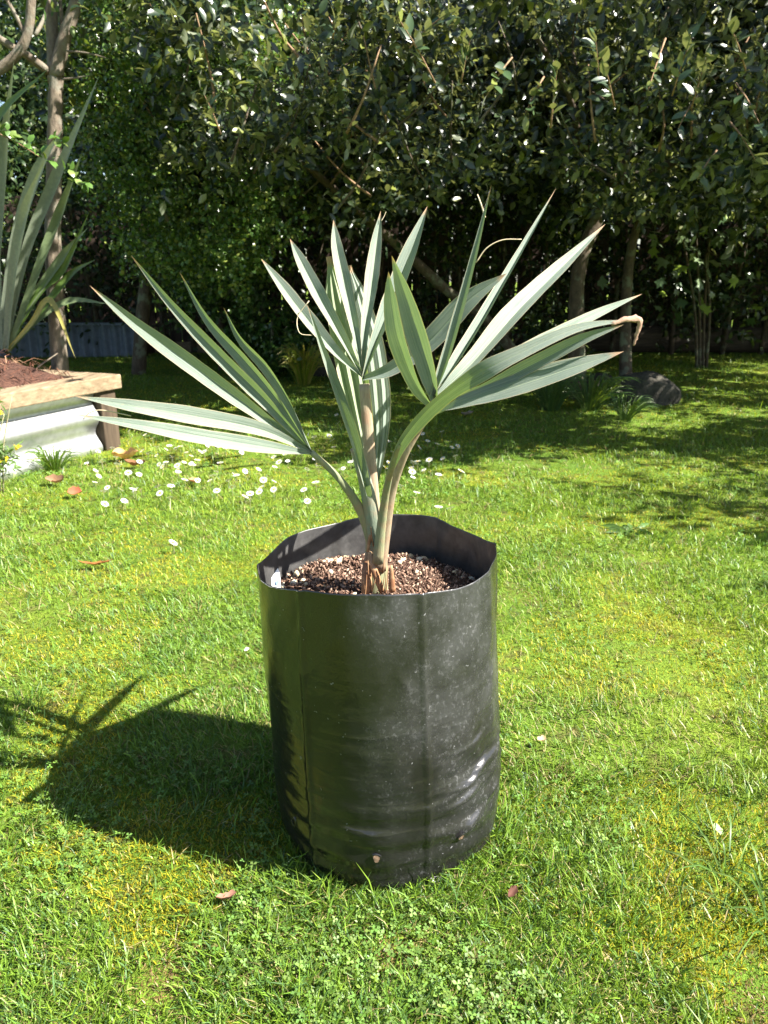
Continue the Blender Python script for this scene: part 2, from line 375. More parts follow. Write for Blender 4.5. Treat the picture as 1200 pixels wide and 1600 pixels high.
# ------------------------------------------------------------------ grass (blades as real geometry)
def patch(x, y):
    moss = nzB.f(x * 3.0 + 9, y * 3.0 + 3, 4)             # yellow mossy patches
    clov = nzC.f(x * 2.9 + 50, y * 2.9 + 20, 4)           # clover and weeds
    dry = nzD.f(x * 3.1 + 5, y * 3.1 + 70, 4)
    return moss, clov, dry
def scatter(n, r0, r1, spread=.78):
    """points on the lawn, thinning out with distance from the bag's foreground"""
    r = np.exp(rng.uniform(np.log(r0), np.log(r1), n)); a = rng.uniform(-spread, spread, n)
    return r * np.sin(a), r * np.cos(a)
def build_grass():
    x, y = scatter(455000, .5, 11.0)
    xb, yb = rng.uniform(-2.2, 2.2, 26000), rng.uniform(-1.6, .6, 26000)
    x = np.concatenate([x, xb]); y = np.concatenate([y, yb])
    keep = ~in_bed(x, y, .02) & (np.hypot(x - BX, y - BY) > .165)
    moss, clov, dry = patch(x, y)
    bald = (dry > .69) & (rng.random(len(x)) < .6)
    keep &= ~bald
    keep &= ~((y > 9.0))
    x, y, moss, clov, dry = [a[keep] for a in (x, y, moss, clov, dry)]
    n = len(x); d = np.hypot(x, y)
    lod = np.clip(d / 1.6, 1, 5)
    is_moss = (moss > .52) & (rng.random(n) < np.clip((moss - .50) * 7, 0, .8))
    is_straw = ~is_moss & (rng.random(n) < .12 + .2 * np.clip((dry - .5) * 4, 0, 1))
    clump = nzA.f(x * 9, y * 9, 2)
    L = rng.uniform(.014, .044, n) * (.3 + 1.1 * clump)
    tall = rng.random(n) < .05; L[tall] *= rng.uniform(1.3, 1.9, tall.sum())
    bare = np.zeros(n, bool)
    for bx, by, br in ((820, 930, .10), (1010, 880, .07), (1190, 1570, .07), (620, 1495, .05), (960, 1010, .05), (250, 1540, .06)):
        g_ = gp(bx, by); bare |= np.hypot(x - g_.x, (y - g_.y) * .8) < br * rng.uniform(.3, 1.2, n)
    is_straw |= bare & (rng.random(n) < .8); is_moss &= ~bare
    L[bare] *= .4
    L[is_moss] = rng.uniform(.006, .018, is_moss.sum())
    near_bag = np.hypot(x - BX, y - BY) < .24; L[near_bag & ~is_moss] *= 1.25
    W = rng.uniform(.0011, .0026, n) * lod ** .62; W[is_moss] *= .8; W[is_straw] *= .7
    L = L * lod ** .15
    dirn = nzD.f(x * 2.7 + 11, y * 2.7 + 11, 2) * 8 + rng.normal(0, 1.7, n)
    lean = rng.uniform(.25, 1.35, n); lean[is_straw] = rng.uniform(.9, 1.5, is_straw.sum())
    bend = rng.uniform(.1, .8, n)
    z0 = ground_h(x, y) - .002
    ax, ay = np.cos(dirn), np.sin(dirn)
    wa = dirn + math.pi / 2 + rng.normal(0, .7, n); wx, wy = np.cos(wa), np.sin(wa)
    h1 = L * .55; e1 = lean * .7
    mx, my, mz = x + ax * np.sin(e1) * h1, y + ay * np.sin(e1) * h1, z0 + np.cos(e1) * h1
    e2 = np.minimum(lean * .7 + bend, 1.55); h2 = L * .45
    tx, ty, tz = mx + ax * np.sin(e2) * h2, my + ay * np.sin(e2) * h2, mz + np.cos(e2) * h2
    V = np.empty((n, 5, 3))
    V[:, 0] = np.stack([x - wx * W * .4, y - wy * W * .4, z0], 1); V[:, 1] = np.stack([x + wx * W * .4, y + wy * W * .4, z0], 1)
    V[:, 2] = np.stack([mx - wx * W * .5, my - wy * W * .5, mz], 1); V[:, 3] = np.stack([mx + wx * W * .5, my + wy * W * .5, mz], 1)
    V[:, 4] = np.stack([tx, ty, tz], 1)
    base = np.arange(n)[:, None, None] * 5
    T = (np.array([[0, 1, 3], [0, 3, 2], [2, 3, 4]])[None] + base).reshape(-1, 3)
    g1, g2, g3 = np.array([.105, .205, .024]), np.array([.20, .285, .028]), np.array([.075, .15, .045])
    q = np.clip(nzB.f(x * 1.3 + 90, y * 1.3, 3) * 1.8 - .4 + rng.normal(0, .22, n), 0, 1)[:, None]
    C = g1 * (1 - q) + g2 * q
    bl = (rng.random(n) < .2)[:, None]; C = np.where(bl, g3, C)
    C[is_moss] = np.array([.32, .285, .018]) * rng.uniform(.7, 1.35, (is_moss.sum(), 1))
    C[is_straw] = np.array([.36, .29, .13]) * rng.uniform(.5, 1.2, (is_straw.sum(), 1))
    C[bare & is_straw] *= np.array([.62, .5, .45])
    C *= rng.uniform(.75, 1.3, (n, 1))
    o = tri_mesh('grass', V.reshape(-1, 3), T, np.repeat(C, 5, 0), M_grass)
    tag(o, 'short sunlit green and yellow mossy grass of the lawn', 'grass', kind='stuff')
build_grass()
def build_clover():
    x, y = scatter(31000, .5, 6.0)
    moss, clov, dry = patch(x, y)
    keep = (clov > .50) & (rng.random(len(x)) < np.clip((clov - .48) * 6, .05, .8)) & ~in_bed(x, y, .03) & (np.hypot(x - BX, y - BY) > .2)
    x, y = x[keep], y[keep]; n = len(x); d = np.hypot(x, y); lod = np.clip(d / 1.7, 1, 2.2)
    r = rng.uniform(.003, .0062, n) * lod; z = ground_h(x, y) + rng.uniform(.008, .028, n)
    az = rng.uniform(0, 6.283, n); tilt = rng.uniform(-.5, .5, (n, 3))
    Vs, Ts = [], []
    for k in range(3):
        a = az + k * 2.094
        for j, (rr, da, dz) in enumerate(((0, 0, 0), (.85, -.55, .1), (1.25, 0, .02), (.85, .55, .1))):
            px, py = np.cos(a + da) * r * rr, np.sin(a + da) * r * rr
            Vs.append(np.stack([x + px, y + py, z + dz * r + px * tilt[:, 0] + py * tilt[:, 1]], 1))
    V = np.stack(Vs, 1)
    t = np.array([[4 * k + a for a in tri] for k in range(3) for tri in ((0, 1, 2), (0, 2, 3))])
    T = (t[None] + np.arange(n)[:, None, None] * 12).reshape(-1, 3)
    C = np.array([.115, .205, .038]) * rng.uniform(.6, 1.4, (n, 1)) * np.stack([rng.uniform(.85, 1.2, n), np.ones(n), rng.uniform(.8, 1.3, n)], 1)
    o = tri_mesh('clover', V.reshape(-1, 3), T, np.repeat(C, 12, 0), M_clover)
    tag(o, 'low clover and weed leaves growing through the lawn', 'clover', kind='stuff')
build_clover()

# ------------------------------------------------------------------ foliage generator
def leaf_shape(kind, far=False):
    if kind == 'oval':   P = [(0, 0), (.2, .35), (.2, .7), (0, 1.0)]
    if kind == 'feijoa': P = [(0, 0), (.235, .38), (.19, .75), (0, 1.0)]
    if kind == 'round':  P = [(0, 0), (.33, .35), (.31, .72), (0, 1.0)]
    if kind == 'lance':  P = [(0, 0), (.10, .35), (.085, .7), (0, 1.0)]
    if far:
        return (np.array([(0, 0, 0), (P[1][0], P[1][1], .06), (-P[1][0], P[1][1], .06), (P[2][0], P[2][1], .03), (-P[2][0], P[2][1], .03), (0, 1, -.1)]),
                np.array([(0, 1, 2), (1, 3, 2), (2, 3, 4), (3, 5, 4)]))
    V = [(0, 0, 0), (P[1][0], P[1][1], .06), (-P[1][0], P[1][1], .06), (P[2][0], P[2][1], .03), (-P[2][0], P[2][1], .03), (0, 1, -.1), (0, .5, 0)]
    T = [(0, 1, 6), (0, 6, 2), (1, 3, 6), (2, 6, 4), (3, 5, 6), (4, 6, 5)]
    return np.array(V), np.array(T)
def rand_rot(n, r=rng):
    q = r.normal(size=(n, 4)); q /= np.linalg.norm(q, axis=1, keepdims=True)
    w_, x, y, z = q.T
    return np.stack([np.stack([1 - 2 * (y * y + z * z), 2 * (x * y - z * w_), 2 * (x * z + y * w_)], 1),
                     np.stack([2 * (x * y + z * w_), 1 - 2 * (x * x + z * z), 2 * (y * z - x * w_)], 1),
                     np.stack([2 * (x * z - y * w_), 2 * (y * z + x * w_), 1 - 2 * (x * x + y * y)], 1)], 1)
def frames(D, up_bias=.7, r=rng):
    """leaf frames: y along D, z (upper face) biased upwards and to the light"""
    n = len(D); D = D / np.linalg.norm(D, axis=1, keepdims=True)
    Z = r.normal(size=(n, 3)) * (1 - up_bias) + np.array([.3, -.5, .85]) * up_bias
    X = np.cross(D, Z); X /= np.linalg.norm(X, axis=1, keepdims=True) + 1e-9
    Z = np.cross(X, D)
    return np.stack([X, D, Z], 2)
def foliage(name, centers, axes, shape, per, spray_len, leaf_len, cols, mat, parent, up=.7, lod=None, tri=None):
    """sprays of leaves in pairs along short twigs, all as one mesh of real leaf faces"""
    LV, LT = leaf_shape(shape, mat is not M_feijoa)
    ns = len(centers)
    axes = axes / np.linalg.norm(axes, axis=1, keepdims=True)
    k = np.tile(np.arange(per), ns); sidx = np.repeat(np.arange(ns), per); n = ns * per
    t = (k // 2 * 2 + 1) / per
    A = axes[sidx]
    side = np.cross(A, rng.normal(size=(ns, 3))[sidx]); side /= np.linalg.norm(side, axis=1, keepdims=True) + 1e-9
    other = np.cross(A, side)
    ph = (k // 2) * (math.pi / 2) + (k % 2) * math.pi + rng.normal(0, .35, n)
    S = side * np.cos(ph)[:, None] + other * np.sin(ph)[:, None]
    D = A * rng.uniform(.3, 1.0, n)[:, None] + S * rng.uniform(.5, 1.1, n)[:, None] + rng.normal(0, .2, (n, 3))
    pos = centers[sidx] + A * (t * spray_len * rng.uniform(.8, 1.2, n))[:, None] - A * spray_len * .5
    Fm = frames(D, up)
    sz = leaf_len * rng.uniform(.65, 1.2, n)
    if lod is not None: sz = sz * lod[sidx]
    V = np.einsum('nij,vj->nvi', Fm, LV) * sz[:, None, None] + pos[:, None, :]
    nv = len(LV)
    T = (LT[None] + np.arange(n)[:, None, None] * nv).reshape(-1, 3)
    ci = rng.random(n); c0, c1, c2 = [np.array(c) for c in cols]
    C = np.where((ci < .18)[:, None], c2, c0 + (c1 - c0) * rng.random((n, 1)))
    C = C * rng.uniform(.75, 1.25, (n, 1))
    o = tri_mesh(name, V.reshape(-1, 3), T, np.repeat(C, nv, 0), mat, parent)
    return tag(o, kind='stuff')
def clumps(n_cl, n_sp, sample, sig, seed):
    r = np.random.default_rng(seed)
    cc = sample(r, n_cl)
    n_cl = len(cc); idx = r.integers(0, n_cl, n_sp)
    off = r.normal(0, 1, (n_sp, 3)) * sig
    return cc[idx] + off, off + r.normal(0, .12, (n_sp, 3)) + np.array([0, -.05, .06])

# ------------------------------------------------------------------ feijoa tree over the lawn
def build_feijoa():
    root = empty('feijoa_tree', gp(905, 622), 'large dark glossy evergreen tree with forked mossy trunk arching over the lawn', 'tree')
    Yt = 5.6
    b0 = gp(905, 622)
    fork = at(962, 278, Yt)
    V = [tube_geo([b0 + Vector((0, 0, -.05)), at(900, 520, Yt), at(905, 420, Yt), at(932, 345, Yt), fork], [.075, .06, .052, .046, .042], 12, 26, rough=.09)]
    V.append(tube_geo([fork, at(930, 245, Yt - .1), at(905, 215, Yt - .3), at(890, 150, Yt - .5), at(840, 60, Yt - .7)], [.034, .028, .023, .02, .015], 9, 18, rough=.09))
    V.append(tube_geo([fork, at(1010, 272, Yt - .2), at(1050, 255, Yt - .4), at(1085, 225, Yt - .6), at(1150, 200, Yt - .7), at(1230, 195, Yt - .6)], [.037, .032, .028, .025, .02, .016], 9, 22, rough=.09))
    V.append(tube_geo([fork, at(975, 240, Yt), at(990, 180, Yt - .2), at(1030, 90, Yt - .5), at(1060, 0, Yt - .6)], [.045, .04, .03, .025, .02], 9, 18, rough=.09))
    trunk = mesh('trunk', *[join_geo(V)[i] for i in (0, 1)], M_bark, root)
    tag(trunk, 'lichen covered forked trunk')
    tube('stem', [gp(985, 630) + Vector((0, .1, -.05)), at(978, 480, 5.9), at(985, 400, 5.9), at(1000, 340, 5.9), at(1040, 250, 5.8)], [.05, .042, .036, .03, .02], M_bark, root, sides=10, n=22, rough=.08)
    tube('stem', [gp(850, 600) + Vector((0, 0, -.05)), at(760, 500, 6.2), at(700, 455, 6.0), at(640, 400, 5.8), at(560, 330, 5.4), at(470, 250, 5.0)], [.05, .045, .04, .036, .03, .02], M_bark, root, sides=10, n=26, rough=.08)
    # twigs seen between the leaves
    for k in range(46):
        x0, y0 = random.uniform(260, 1200), random.uniform(40, 330); Y0 = random.uniform(3.9, 5.4)
        a = at(x0, y0, Y0); dx = random.uniform(-.45, .45)
        tube('twig', [a, a + Vector((dx * .5, random.uniform(-.1, .1), .14)), a + Vector((dx, random.uniform(-.25, .15), .36))], [.008, .006, .003], M_pale_twig if k % 2 else M_bark, root, sides=5, n=7)
    # crown: a broad canopy arching forward, lower edge about head height
    def crown(r, n):
        out = []
        while len(out) < n:
            p = np.array([r.uniform(-2.5, 5.4), r.uniform(1.9, 8.6), r.uniform(1.35, 3.9)])
            x, y, z = p
            front = 4.1 - .7 * min(max(z - 1.5, 0), 1.2) + .3 * math.sin(x * 1.7 + 1) - .06 * x
            if x > 3.3: front -= .3
            if x < -.6: front += (-.6 - x) * .5
            bot = .80 + .108 * y + .14 * math.sin(x * 2.3) + .1 * math.sin(x * 5.1 + y * 2)
            if x > 1.0: bot += .12
            if x > 1.9: bot -= .25
            top = 3.0 + .4 * math.sin(x * 1.1 + y)
            if x < -1.2 and y < 5.4: continue
            if y < front or z < bot or z > top: continue
            if nzC.f(x * .9 + 3 + z, y * .9 + 8, 2) < .40: continue
            out.append(p)
        return np.array(out)
    c, a = clumps(450, 14500, crown, np.array([.15, .15, .10]), 11)
    c2, a2 = clumps(8, 150, lambda r, n: np.stack([r.uniform(3.5, 4.5, n), r.uniform(1.7, 3.1, n), r.uniform(1.9, 2.6, n)], 1), np.array([.16, .16, .1]), 12)
    c = np.concatenate([c, c2]); a = np.concatenate([a, a2])
    tube('limb', [at(1085, 225, Yt - .6), Vector((3.0, 4.3, 2.1)), Vector((3.8, 3.2, 2.25)), Vector((4.1, 2.0, 2.3))], [.04, .035, .028, .015], M_bark, root, sides=8, n=16, rough=.08)
    lod = np.where(c[:, 1] > 5.6, 1.45, 1.0)
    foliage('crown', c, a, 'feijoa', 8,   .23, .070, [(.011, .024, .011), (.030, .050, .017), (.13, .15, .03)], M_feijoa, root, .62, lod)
    # leafy sprays reaching out nearest to the viewer: each leaf a piece of its own
    LV, LT = [], []
    prof = [(0, .02), (.15, .14), (.35, .23), (.6, .22), (.82, .13), (1, .01)]
    Vl, Fl = [], []
    for i, (t, ww) in enumerate(prof):
        z = -.10 * t * t
        Vl += [(-ww, t, z + ww * .22), (0, t, z), (ww, t, z + ww * .22)]
    for i in range(len(prof) - 1):
        for k in range(2): Fl.append((i * 3 + k, i * 3 + k + 1, i * 3 + k + 4, i * 3 + k + 3))
    datas = []
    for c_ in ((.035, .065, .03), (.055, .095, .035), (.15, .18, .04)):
        me = bpy.data.meshes.new('leaf'); me.from_pydata(Vl, [], Fl); me.update()
        at_ = me.color_attributes.new('Col', 'FLOAT_COLOR', 'POINT')
        at_.data.foreach_set('color', np.tile(np.array([*c_, 1], dtype=np.float32), len(Vl)))
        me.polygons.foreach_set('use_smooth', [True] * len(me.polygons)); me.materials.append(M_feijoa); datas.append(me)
    sprays = [(620, 25, 680, 130, 3.05), (700, 20, 640, 75, 3.1), (870, 110, 860, 200, 3.1), (940, 90, 960, 165, 3.05), (1080, 60, 1050, 150, 3.15), (1105, 90, 1080, 170, 3.2),
              (1190, 200, 1150, 130, 3.1), (930, 60, 935, 120, 3.2), (1140, 40, 1165, 110, 3.1), (735, 60, 720, 130, 3.2), (530, 10, 520, 60, 3.3), (820, 180, 850, 120, 3.2),
              (1010, 150, 1040, 60, 3.2), (320, 150, 345, 210, 3.5), (1180, 250, 1140, 190, 3.2), (1090, 280, 1120, 235, 3.4), (760, 150, 800, 90, 3.2), (1060, 200, 1090, 150, 3.3)]
    for (x1, y1, x0, y0, Y0) in sprays:
        p0, p1 = at(x0, y0, Y0 + .15), at(x1, y1, Y0)
        tw = tube('twig', [p0, (p0 + p1) / 2 + Vector((0, 0, .01)), p1], [.004, .003, .0015], M_pale_twig, root, sides=5, n=6)
        ax = (p1 - p0); n = 9
        for k in range(n):
            t = .25 + .75 * k / (n - 1); p = p0 + ax * t
            d = ax.normalized() * random.uniform(.4, .9) + Vector((random.uniform(-1, 1), random.uniform(-1, .5), random.uniform(-.5, .9))) * .8
            d.normalize(); z = Vector((random.uniform(-.6, .8), random.uniform(-.9, .3), random.uniform(.2, 1))).normalized()
            x_ = d.cross(z).normalized(); z = x_.cross(d); s = random.uniform(.05, .078)
            o = bpy.data.objects.new('leaf', datas[random.choice((0, 0, 1, 1, 2))]); col.objects.link(o); o.parent = tw
            o.matrix_local = Matrix.Translation(p) @ Matrix((x_, d, z)).transposed().to_4x4() @ Matrix.Scale(s, 4)
build_feijoa()

# ------------------------------------------------------------------ small-leaved shrub at left of the back garden
def region(x0, x1, y0, y1, Ya, Yb):
    def f(r, n):
        return np.array([list(at(r.uniform(x0, x1), r.uniform(y0, y1), r.uniform(Ya, Yb))) for _ in range(n)])
    return f
def build_shrubs():
    b = gp(215, 585)
    r = empty('small_leaved_tree', b, 'light green small leaved bushy tree behind the flax', 'tree')
    tube('trunk', [b + Vector((0, 0, -.05)), at(225, 470, b.y), at(240, 330, b.y), at(235, 180, b.y), at(250, 0, b.y)], [.07, .06, .05, .04, .03], M_bark, r, sides=9, n=20, rough=.07)
    c, a = clumps(130, 4300, region(140, 430, -60, 430, 4.8, 6.3), np.array([.15, .15, .11]), 21)
    foliage('crown', c, a, 'round', 10, .17, .030, [(.045, .095, .02), (.095, .165, .032), (.18, .22, .05)], M_small, r, .6)
    b = gp(345, 580)
    r = empty('round_leaved_shrub', b, 'shrub with rounded glossy leaves low in front of the dark fence', 'shrub')
    tube('stem', [b + Vector((0, 0, -.05)), at(345, 480, b.y), at(335, 400, b.y)], [.03, .025, .015], M_bark, r, sides=7, n=10)
    tube('stem', [b + Vector((.05, 0, -.05)), at(375, 480, b.y), at(385, 390, b.y)], [.025, .02, .012], M_bark, r, sides=7, n=10)
    c, a = clumps(40, 800, region(265, 400, 330, 500, 6.8, 7.8), np.array([.13, .13, .1]), 22)
    foliage('foliage', c, a, 'round', 8, .2, .05, [(.03, .07, .02), (.06, .12, .03), (.12, .17, .05)], M_small, r, .5)
    b = gp(425, 590)
    r = empty('leafy_ground_shrub', b, 'low leafy dark green shrub beside the yellow grass tuft', 'shrub')
    tube('stem', [b + Vector((0, 0, -.03)), at(425, 540, b.y), at(425, 500, b.y)], [.02, .016, .01], M_bark, r, sides=6, n=8)
    c, a = clumps(30, 520, region(375, 480, 490, 585, 6.6, 7.4), np.array([.1, .12, .07]), 23)
    foliage('foliage', c, a, 'oval', 8, .16, .06, [(.03, .075, .02), (.05, .11, .025), (.10, .15, .03)], M_small, r, .6)
    b = gp(700, 570)
    r = empty('understorey_shrub', b, 'thin straggly dark shrub in front of the middle of the fence', 'shrub')
    for k in range(9):
        x1 = 520 + 42 * k + random.uniform(-15, 15)
        tube('stem', [b + Vector(((k - 4) * .12, random.uniform(-.1, .1), -.05)), at(x1 + random.uniform(-15, 15), 460, b.y), at(x1, 340, b.y - .1)], [.018, .014, .006], M_bark, r, sides=6, n=10, rough=.08)
    c, a = clumps(60, 760, region(500, 900, 310, 540, 7.0, 8.0), np.array([.14, .12, .12]), 28)
    foliage('foliage', c, a, 'oval', 8, .2, .065, [(.012, .028, .010), (.03, .055, .016), (.09, .12, .03)], M_back, r, .5)
    # left boundary bushes
    b = Vector((-5.2, 7.6, 0))
    r = empty('boundary_bush', b, 'dark tall boundary bush filling the far left corner', 'bush')
    tube('trunk', [b + Vector((0, 0, -.05)), b + Vector((.1, 0, 1.2)), b + Vector((0, .1, 2.6))], [.09, .07, .04], M_bark, r, sides=9, n=12)
    def box(x0, x1, y0, y1, z0, z1):
        return lambda rr, n: np.stack([rr.uniform(x0, x1, n), rr.uniform(y0, y1, n), rr.uniform(z0, z1, n)], 1)
    c, a = clumps(130, 2600, box(-7, -3.2, 6.6, 9.2, .3, 4.0), np.array([.25, .25, .2]), 24)
    foliage('crown', c, a, 'oval', 8, .28, .075, [(.02, .045, .015), (.04, .075, .02), (.08, .11, .03)], M_back, r, .6)
    b = Vector((6.6, 8.0, 0))
    r = empty('boundary_bush', b, 'dark tall boundary bush at the far right end of the fence', 'bush')
    tube('trunk', [b + Vector((0, 0, -.05)), b + Vector((.1, 0, 1.2)), b + Vector((0, .1, 2.6))], [.09, .07, .04], M_bark, r, sides=9, n=12)
    c, a = clumps(100, 1700, box(5.0, 8, 6.5, 9.3, .3, 4.0), np.array([.25, .25, .2]), 25)
    foliage('crown', c, a, 'oval', 8, .28, .08, [(.02, .045, .015), (.04, .075, .02), (.08, .11, .03)], M_back, r, .6)
    b = Vector((1.5, 8.8, 0))
    r = empty('shade_hedge', b, 'dark overgrown hedge hanging over the paling fence', 'hedge')
    for k in range(16):
        xx = -3.4 + .62 * k + random.uniform(-.2, .2); lean = random.uniform(-.3, .3)
        tube('stem', [Vector((xx, 9.0, -.05)), Vector((xx + lean * .3, 8.95, .9)), Vector((xx + lean, 8.8, 2.2))], [.035, .028, .015], M_bark, r, sides=7, n=9, rough=.08)
    def hb(rr, n):
        o = []
        while len(o) < n:
            q = np.array([rr.uniform(-3.6, 7.5), rr.uniform(8.0, 9.45), rr.uniform(.25, 4.3)])
            low = 1.35 + .3 * math.sin(q[0] * 1.9) + .2 * math.sin(q[0] * 4.3 + 1)
            if q[2] < low and rr.random() > (.5 if (q[0] < -.2 or q[0] > 2.6) else .2): continue
            o.append(q)
        return np.array(o)
    c, a = clumps(460, 8200, hb, np.array([.22, .2, .2]), 27)
    foliage('foliage', c, a, 'oval', 8, .3, .085, [(.012, .026, .009), (.03, .052, .014), (.09, .12, .03)], M_back, r, .55)
    # tall hedge beyond the fence
    b = Vector((0, 11.6, 0))
    r = empty('tall_hedge', b, 'tall dense dark hedge growing beyond the paling fence', 'hedge')
    for k in range(9):
        xx = -8 + 2 * k + random.uniform(-.4, .4)
        tube('trunk', [Vector((xx, 11.7, -.05)), Vector((xx + .1, 11.6, 1.5)), Vector((xx, 11.7, 3.5))], [.1, .08, .05], M_bark, r, sides=8, n=8)
    c, a = clumps(750, 9000, box(-10, 10, 10.7, 12.6, .4, 5.6), np.array([.34, .3, .3]), 26)
    foliage('foliage', c, a, 'oval', 8, .4, .19, [(.013, .03, .010), (.028, .055, .015), (.07, .10, .03)], M_back, r, .55)
build_shrubs()

# ------------------------------------------------------------------ paling fence
def build_fence():
    Y = 9.7
    r = empty('paling_fence', (0, Y, 0), 'dark weathered vertical paling fence behind the trees', 'fence')
    V, F = box_geo(-.07, .07, -.01, .01, 0, 1.0)
    variants = []
    for k in range(4):
        me = bpy.data.meshes.new('paling'); VV = [Vector((v.x * (1 + .03 * k), v.y, v.z * 1.78 + (.02 * k if v.z > .5 else 0))) for v in V]
        me.from_pydata(VV, [], F); me.update(); me.materials.append(M_fence); variants.append(me)
    x = -6.2
    while x < 6.6:
        o = bpy.data.objects.new('paling', random.choice(variants)); col.objects.link(o); o.parent = r
        o.location = (x, random.uniform(-.006, .006), .03); o.rotation_euler = (0, random.uniform(-.012, .012), random.uniform(-.05, .05))
        x += .155 + random.uniform(0, .016)
    for z in (.35, 1.0, 1.55):
        V2, F2 = box_geo(-6.4, 6.7, Y + .02, Y + .07, z, z + .09); mesh('rail', V2, F2, M_fence, r, False)
    for k in range(6):
        xx = -6.1 + k * 2.5; V2, F2 = box_geo(xx, xx + .1, Y + .071, Y + .17, -.1, 1.75); mesh('post', V2, F2, M_fence, r, False)
build_fence()

# ------------------------------------------------------------------ edging, rocks, log
def rock(name, c, sx, sy, sz, label, seed):
    r = np.random.default_rng(seed); V, F = [], []
    nu, nv = 22, 12
    for j in range(nv + 1):
        for i in range(nu):
            th = 2 * math.pi * i / nu; ph = math.pi * j / nv
            d = np.array([math.cos(th) * math.sin(ph), math.sin(th) * math.sin(ph), math.cos(ph)])
            k = .75 + .5 * float(nzA.f(d[0] * 1.3 + seed, d[1] * 1.3 + d[2] * 1.7 + seed, 4))
            V.append(Vector((d[0] * sx * k, d[1] * sy * k, d[2] * sz * k)) + Vector(c))
    for j in range(nv):
        for i in range(nu):
            F.append((j * nu + i, (j + 1) * nu + i, (j + 1) * nu + (i + 1) % nu, j * nu + (i + 1) % nu))
    o = mesh(name, V, F, M_rock); return tag(o, label, 'rock')
p = gp(1015, 632); rock('garden_rock', p + Vector((0, .12, .04)), .25, .2, .19, 'large grey rock on the shaded lawn below the pale palm leaf', 3)
p = gp(950, 625); rock('garden_rock', p + Vector((0, .2, .03)), .16, .14, .15, 'smaller dark rock beside the feijoa trunk', 8)
p = gp(505, 590); rock('garden_rock', p + Vector((0, .25, .03)), .22, .2, .17, 'brown rock behind the yellow grass tuft', 12)
o = tube('edging_log', [Vector((1.9, 9.3, .13)), Vector((3.4, 9.25, .14)), Vector((5.0, 9.25, .13)), Vector((6.4, 9.2, .13))], [.15, .155, .15, .15], M_log, None, sides=14, n=26, rough=.04)
tag(o, 'dark horizontal edging log at the foot of the fence', 'log')
V, F = box_geo(-4.2, -1.3, 9.0, 9.08, -.02, .13); o = mesh('edging_board', V, F, M_timber, None, False); tag(o, 'pale timber edging board lying along the shaded far lawn', 'board')
def corrug(P0, A, length, z0, z1, nrm, pitch, amp, name, mat, parent, seg=2):
    V, F = [], []; nz = 60; n = seg
    for j in range(nz + 1):
        z = z0 + (z1 - z0) * j / nz; o = amp * math.sin(2 * math.pi * (z - z0) / pitch)
        for i in range(n + 1): V.append(P0 + A * (length * i / n) + nrm * o + Vector((0, 0, z)))
    for j in range(nz):
        for i in range(n): F.append((j * (n + 1) + i, j * (n + 1) + i + 1, (j + 1) * (n + 1) + i + 1, (j + 1) * (n + 1) + i))
    return mesh(name, V, F, mat, parent)
def blue_bed():
    r = empty('blue_grey_trough', (-3.7, 8.7, 0), 'blue grey ribbed metal trough in deep shade behind the flax', 'trough')
    V, F = [], []; n = 90
    for z in (0, .36):
        for i in range(n + 1):
            x = -4.5 + 1.75 * i / n; V.append(Vector((x, 8.55 + .025 * math.sin(x * 52), z)))
    F = [(i, i + 1, n + 2 + i, n + 1 + i) for i in range(n)]
    mesh('side_panel', V, F, M_blue, r)
    V, F = box_geo(-4.52, -2.73, 8.5, 8.6, .36, .385); mesh('rim', V, F, M_blue, r, False)
    V, F = box_geo(-4.5, -2.75, 8.601, 9.0, 0, .3); mesh('soil_fill', V, F, M_soil, r, False)
blue_bed()
def build_lobed():
    b = gp(1090, 575)
    r = empty('lobed_leaf_shrub', b, 'shrub with broad lobed leaves hanging in front of the right fence', 'shrub')
    for k, (x1, y1) in enumerate(((1040, 310), (1090, 320), (1140, 300), (1120, 400))):
        tube('stem', [b + Vector((.03 * k, 0, -.05)), at(1085 + 8 * k, 480, b.y), at((x1 + 1085) / 2, (y1 + 400) / 2, b.y - .1), at(x1, y1, b.y - .2)], [.018, .014, .011, .006], M_bark, r, sides=6, n=12)
    ang = [(0, 1.0), (.32, .52), (.75, .86), (1.15, .5), (1.75, .62), (2.4, .3), (3.14, .12)]
    ring = [(a, q) for a, q in ang] + [(-a, q) for a, q in ang[-2:0:-1]]
    V = [(0, 0, 0)] + [(math.sin(a) * q, math.cos(a) * q, -.12 * q * q) for a, q in ring]
    F = [(0, 1 + (i + 1) % len(ring), 1 + i) for i in range(len(ring))]
    ds = []
    for c_ in ((.06, .11, .045), (.12, .17, .08), (.18, .26, .03)):
        me = bpy.data.meshes.new('leaf'); me.from_pydata(V, [], F); me.update()
        a = me.color_attributes.new('Col', 'FLOAT_COLOR', 'POINT'); a.data.foreach_set('color', np.tile(np.array([*c_, 1], dtype=np.float32), len(V)))
        me.materials.append(M_feijoa); ds.append(me)
    for k in range(120):
        x = random.gauss(1095, 55); y = random.uniform(270, 500)
        p = at(x, y, b.y - .25 + random.uniform(-.35, .4))
        o = bpy.data.objects.new('leaf', random.choice((ds[0], ds[0], ds[1], ds[1], ds[2]))); col.objects.link(o); o.parent = r
        d = Vector((random.uniform(-.6, .6), random.uniform(-.8, .1), random.uniform(-1, .1))).normalized()
        z = Vector((random.uniform(-.3, .8), random.uniform(-.9, 0), random.uniform(.2, 1)))
        x_ = d.cross(z).normalized(); z = x_.cross(d)
        o.matrix_local = Matrix.Translation(p - b) @ Matrix((x_, d, z)).transposed().to_4x4() @ Matrix.Scale(random.uniform(.06, .115), 4)
build_lobed()

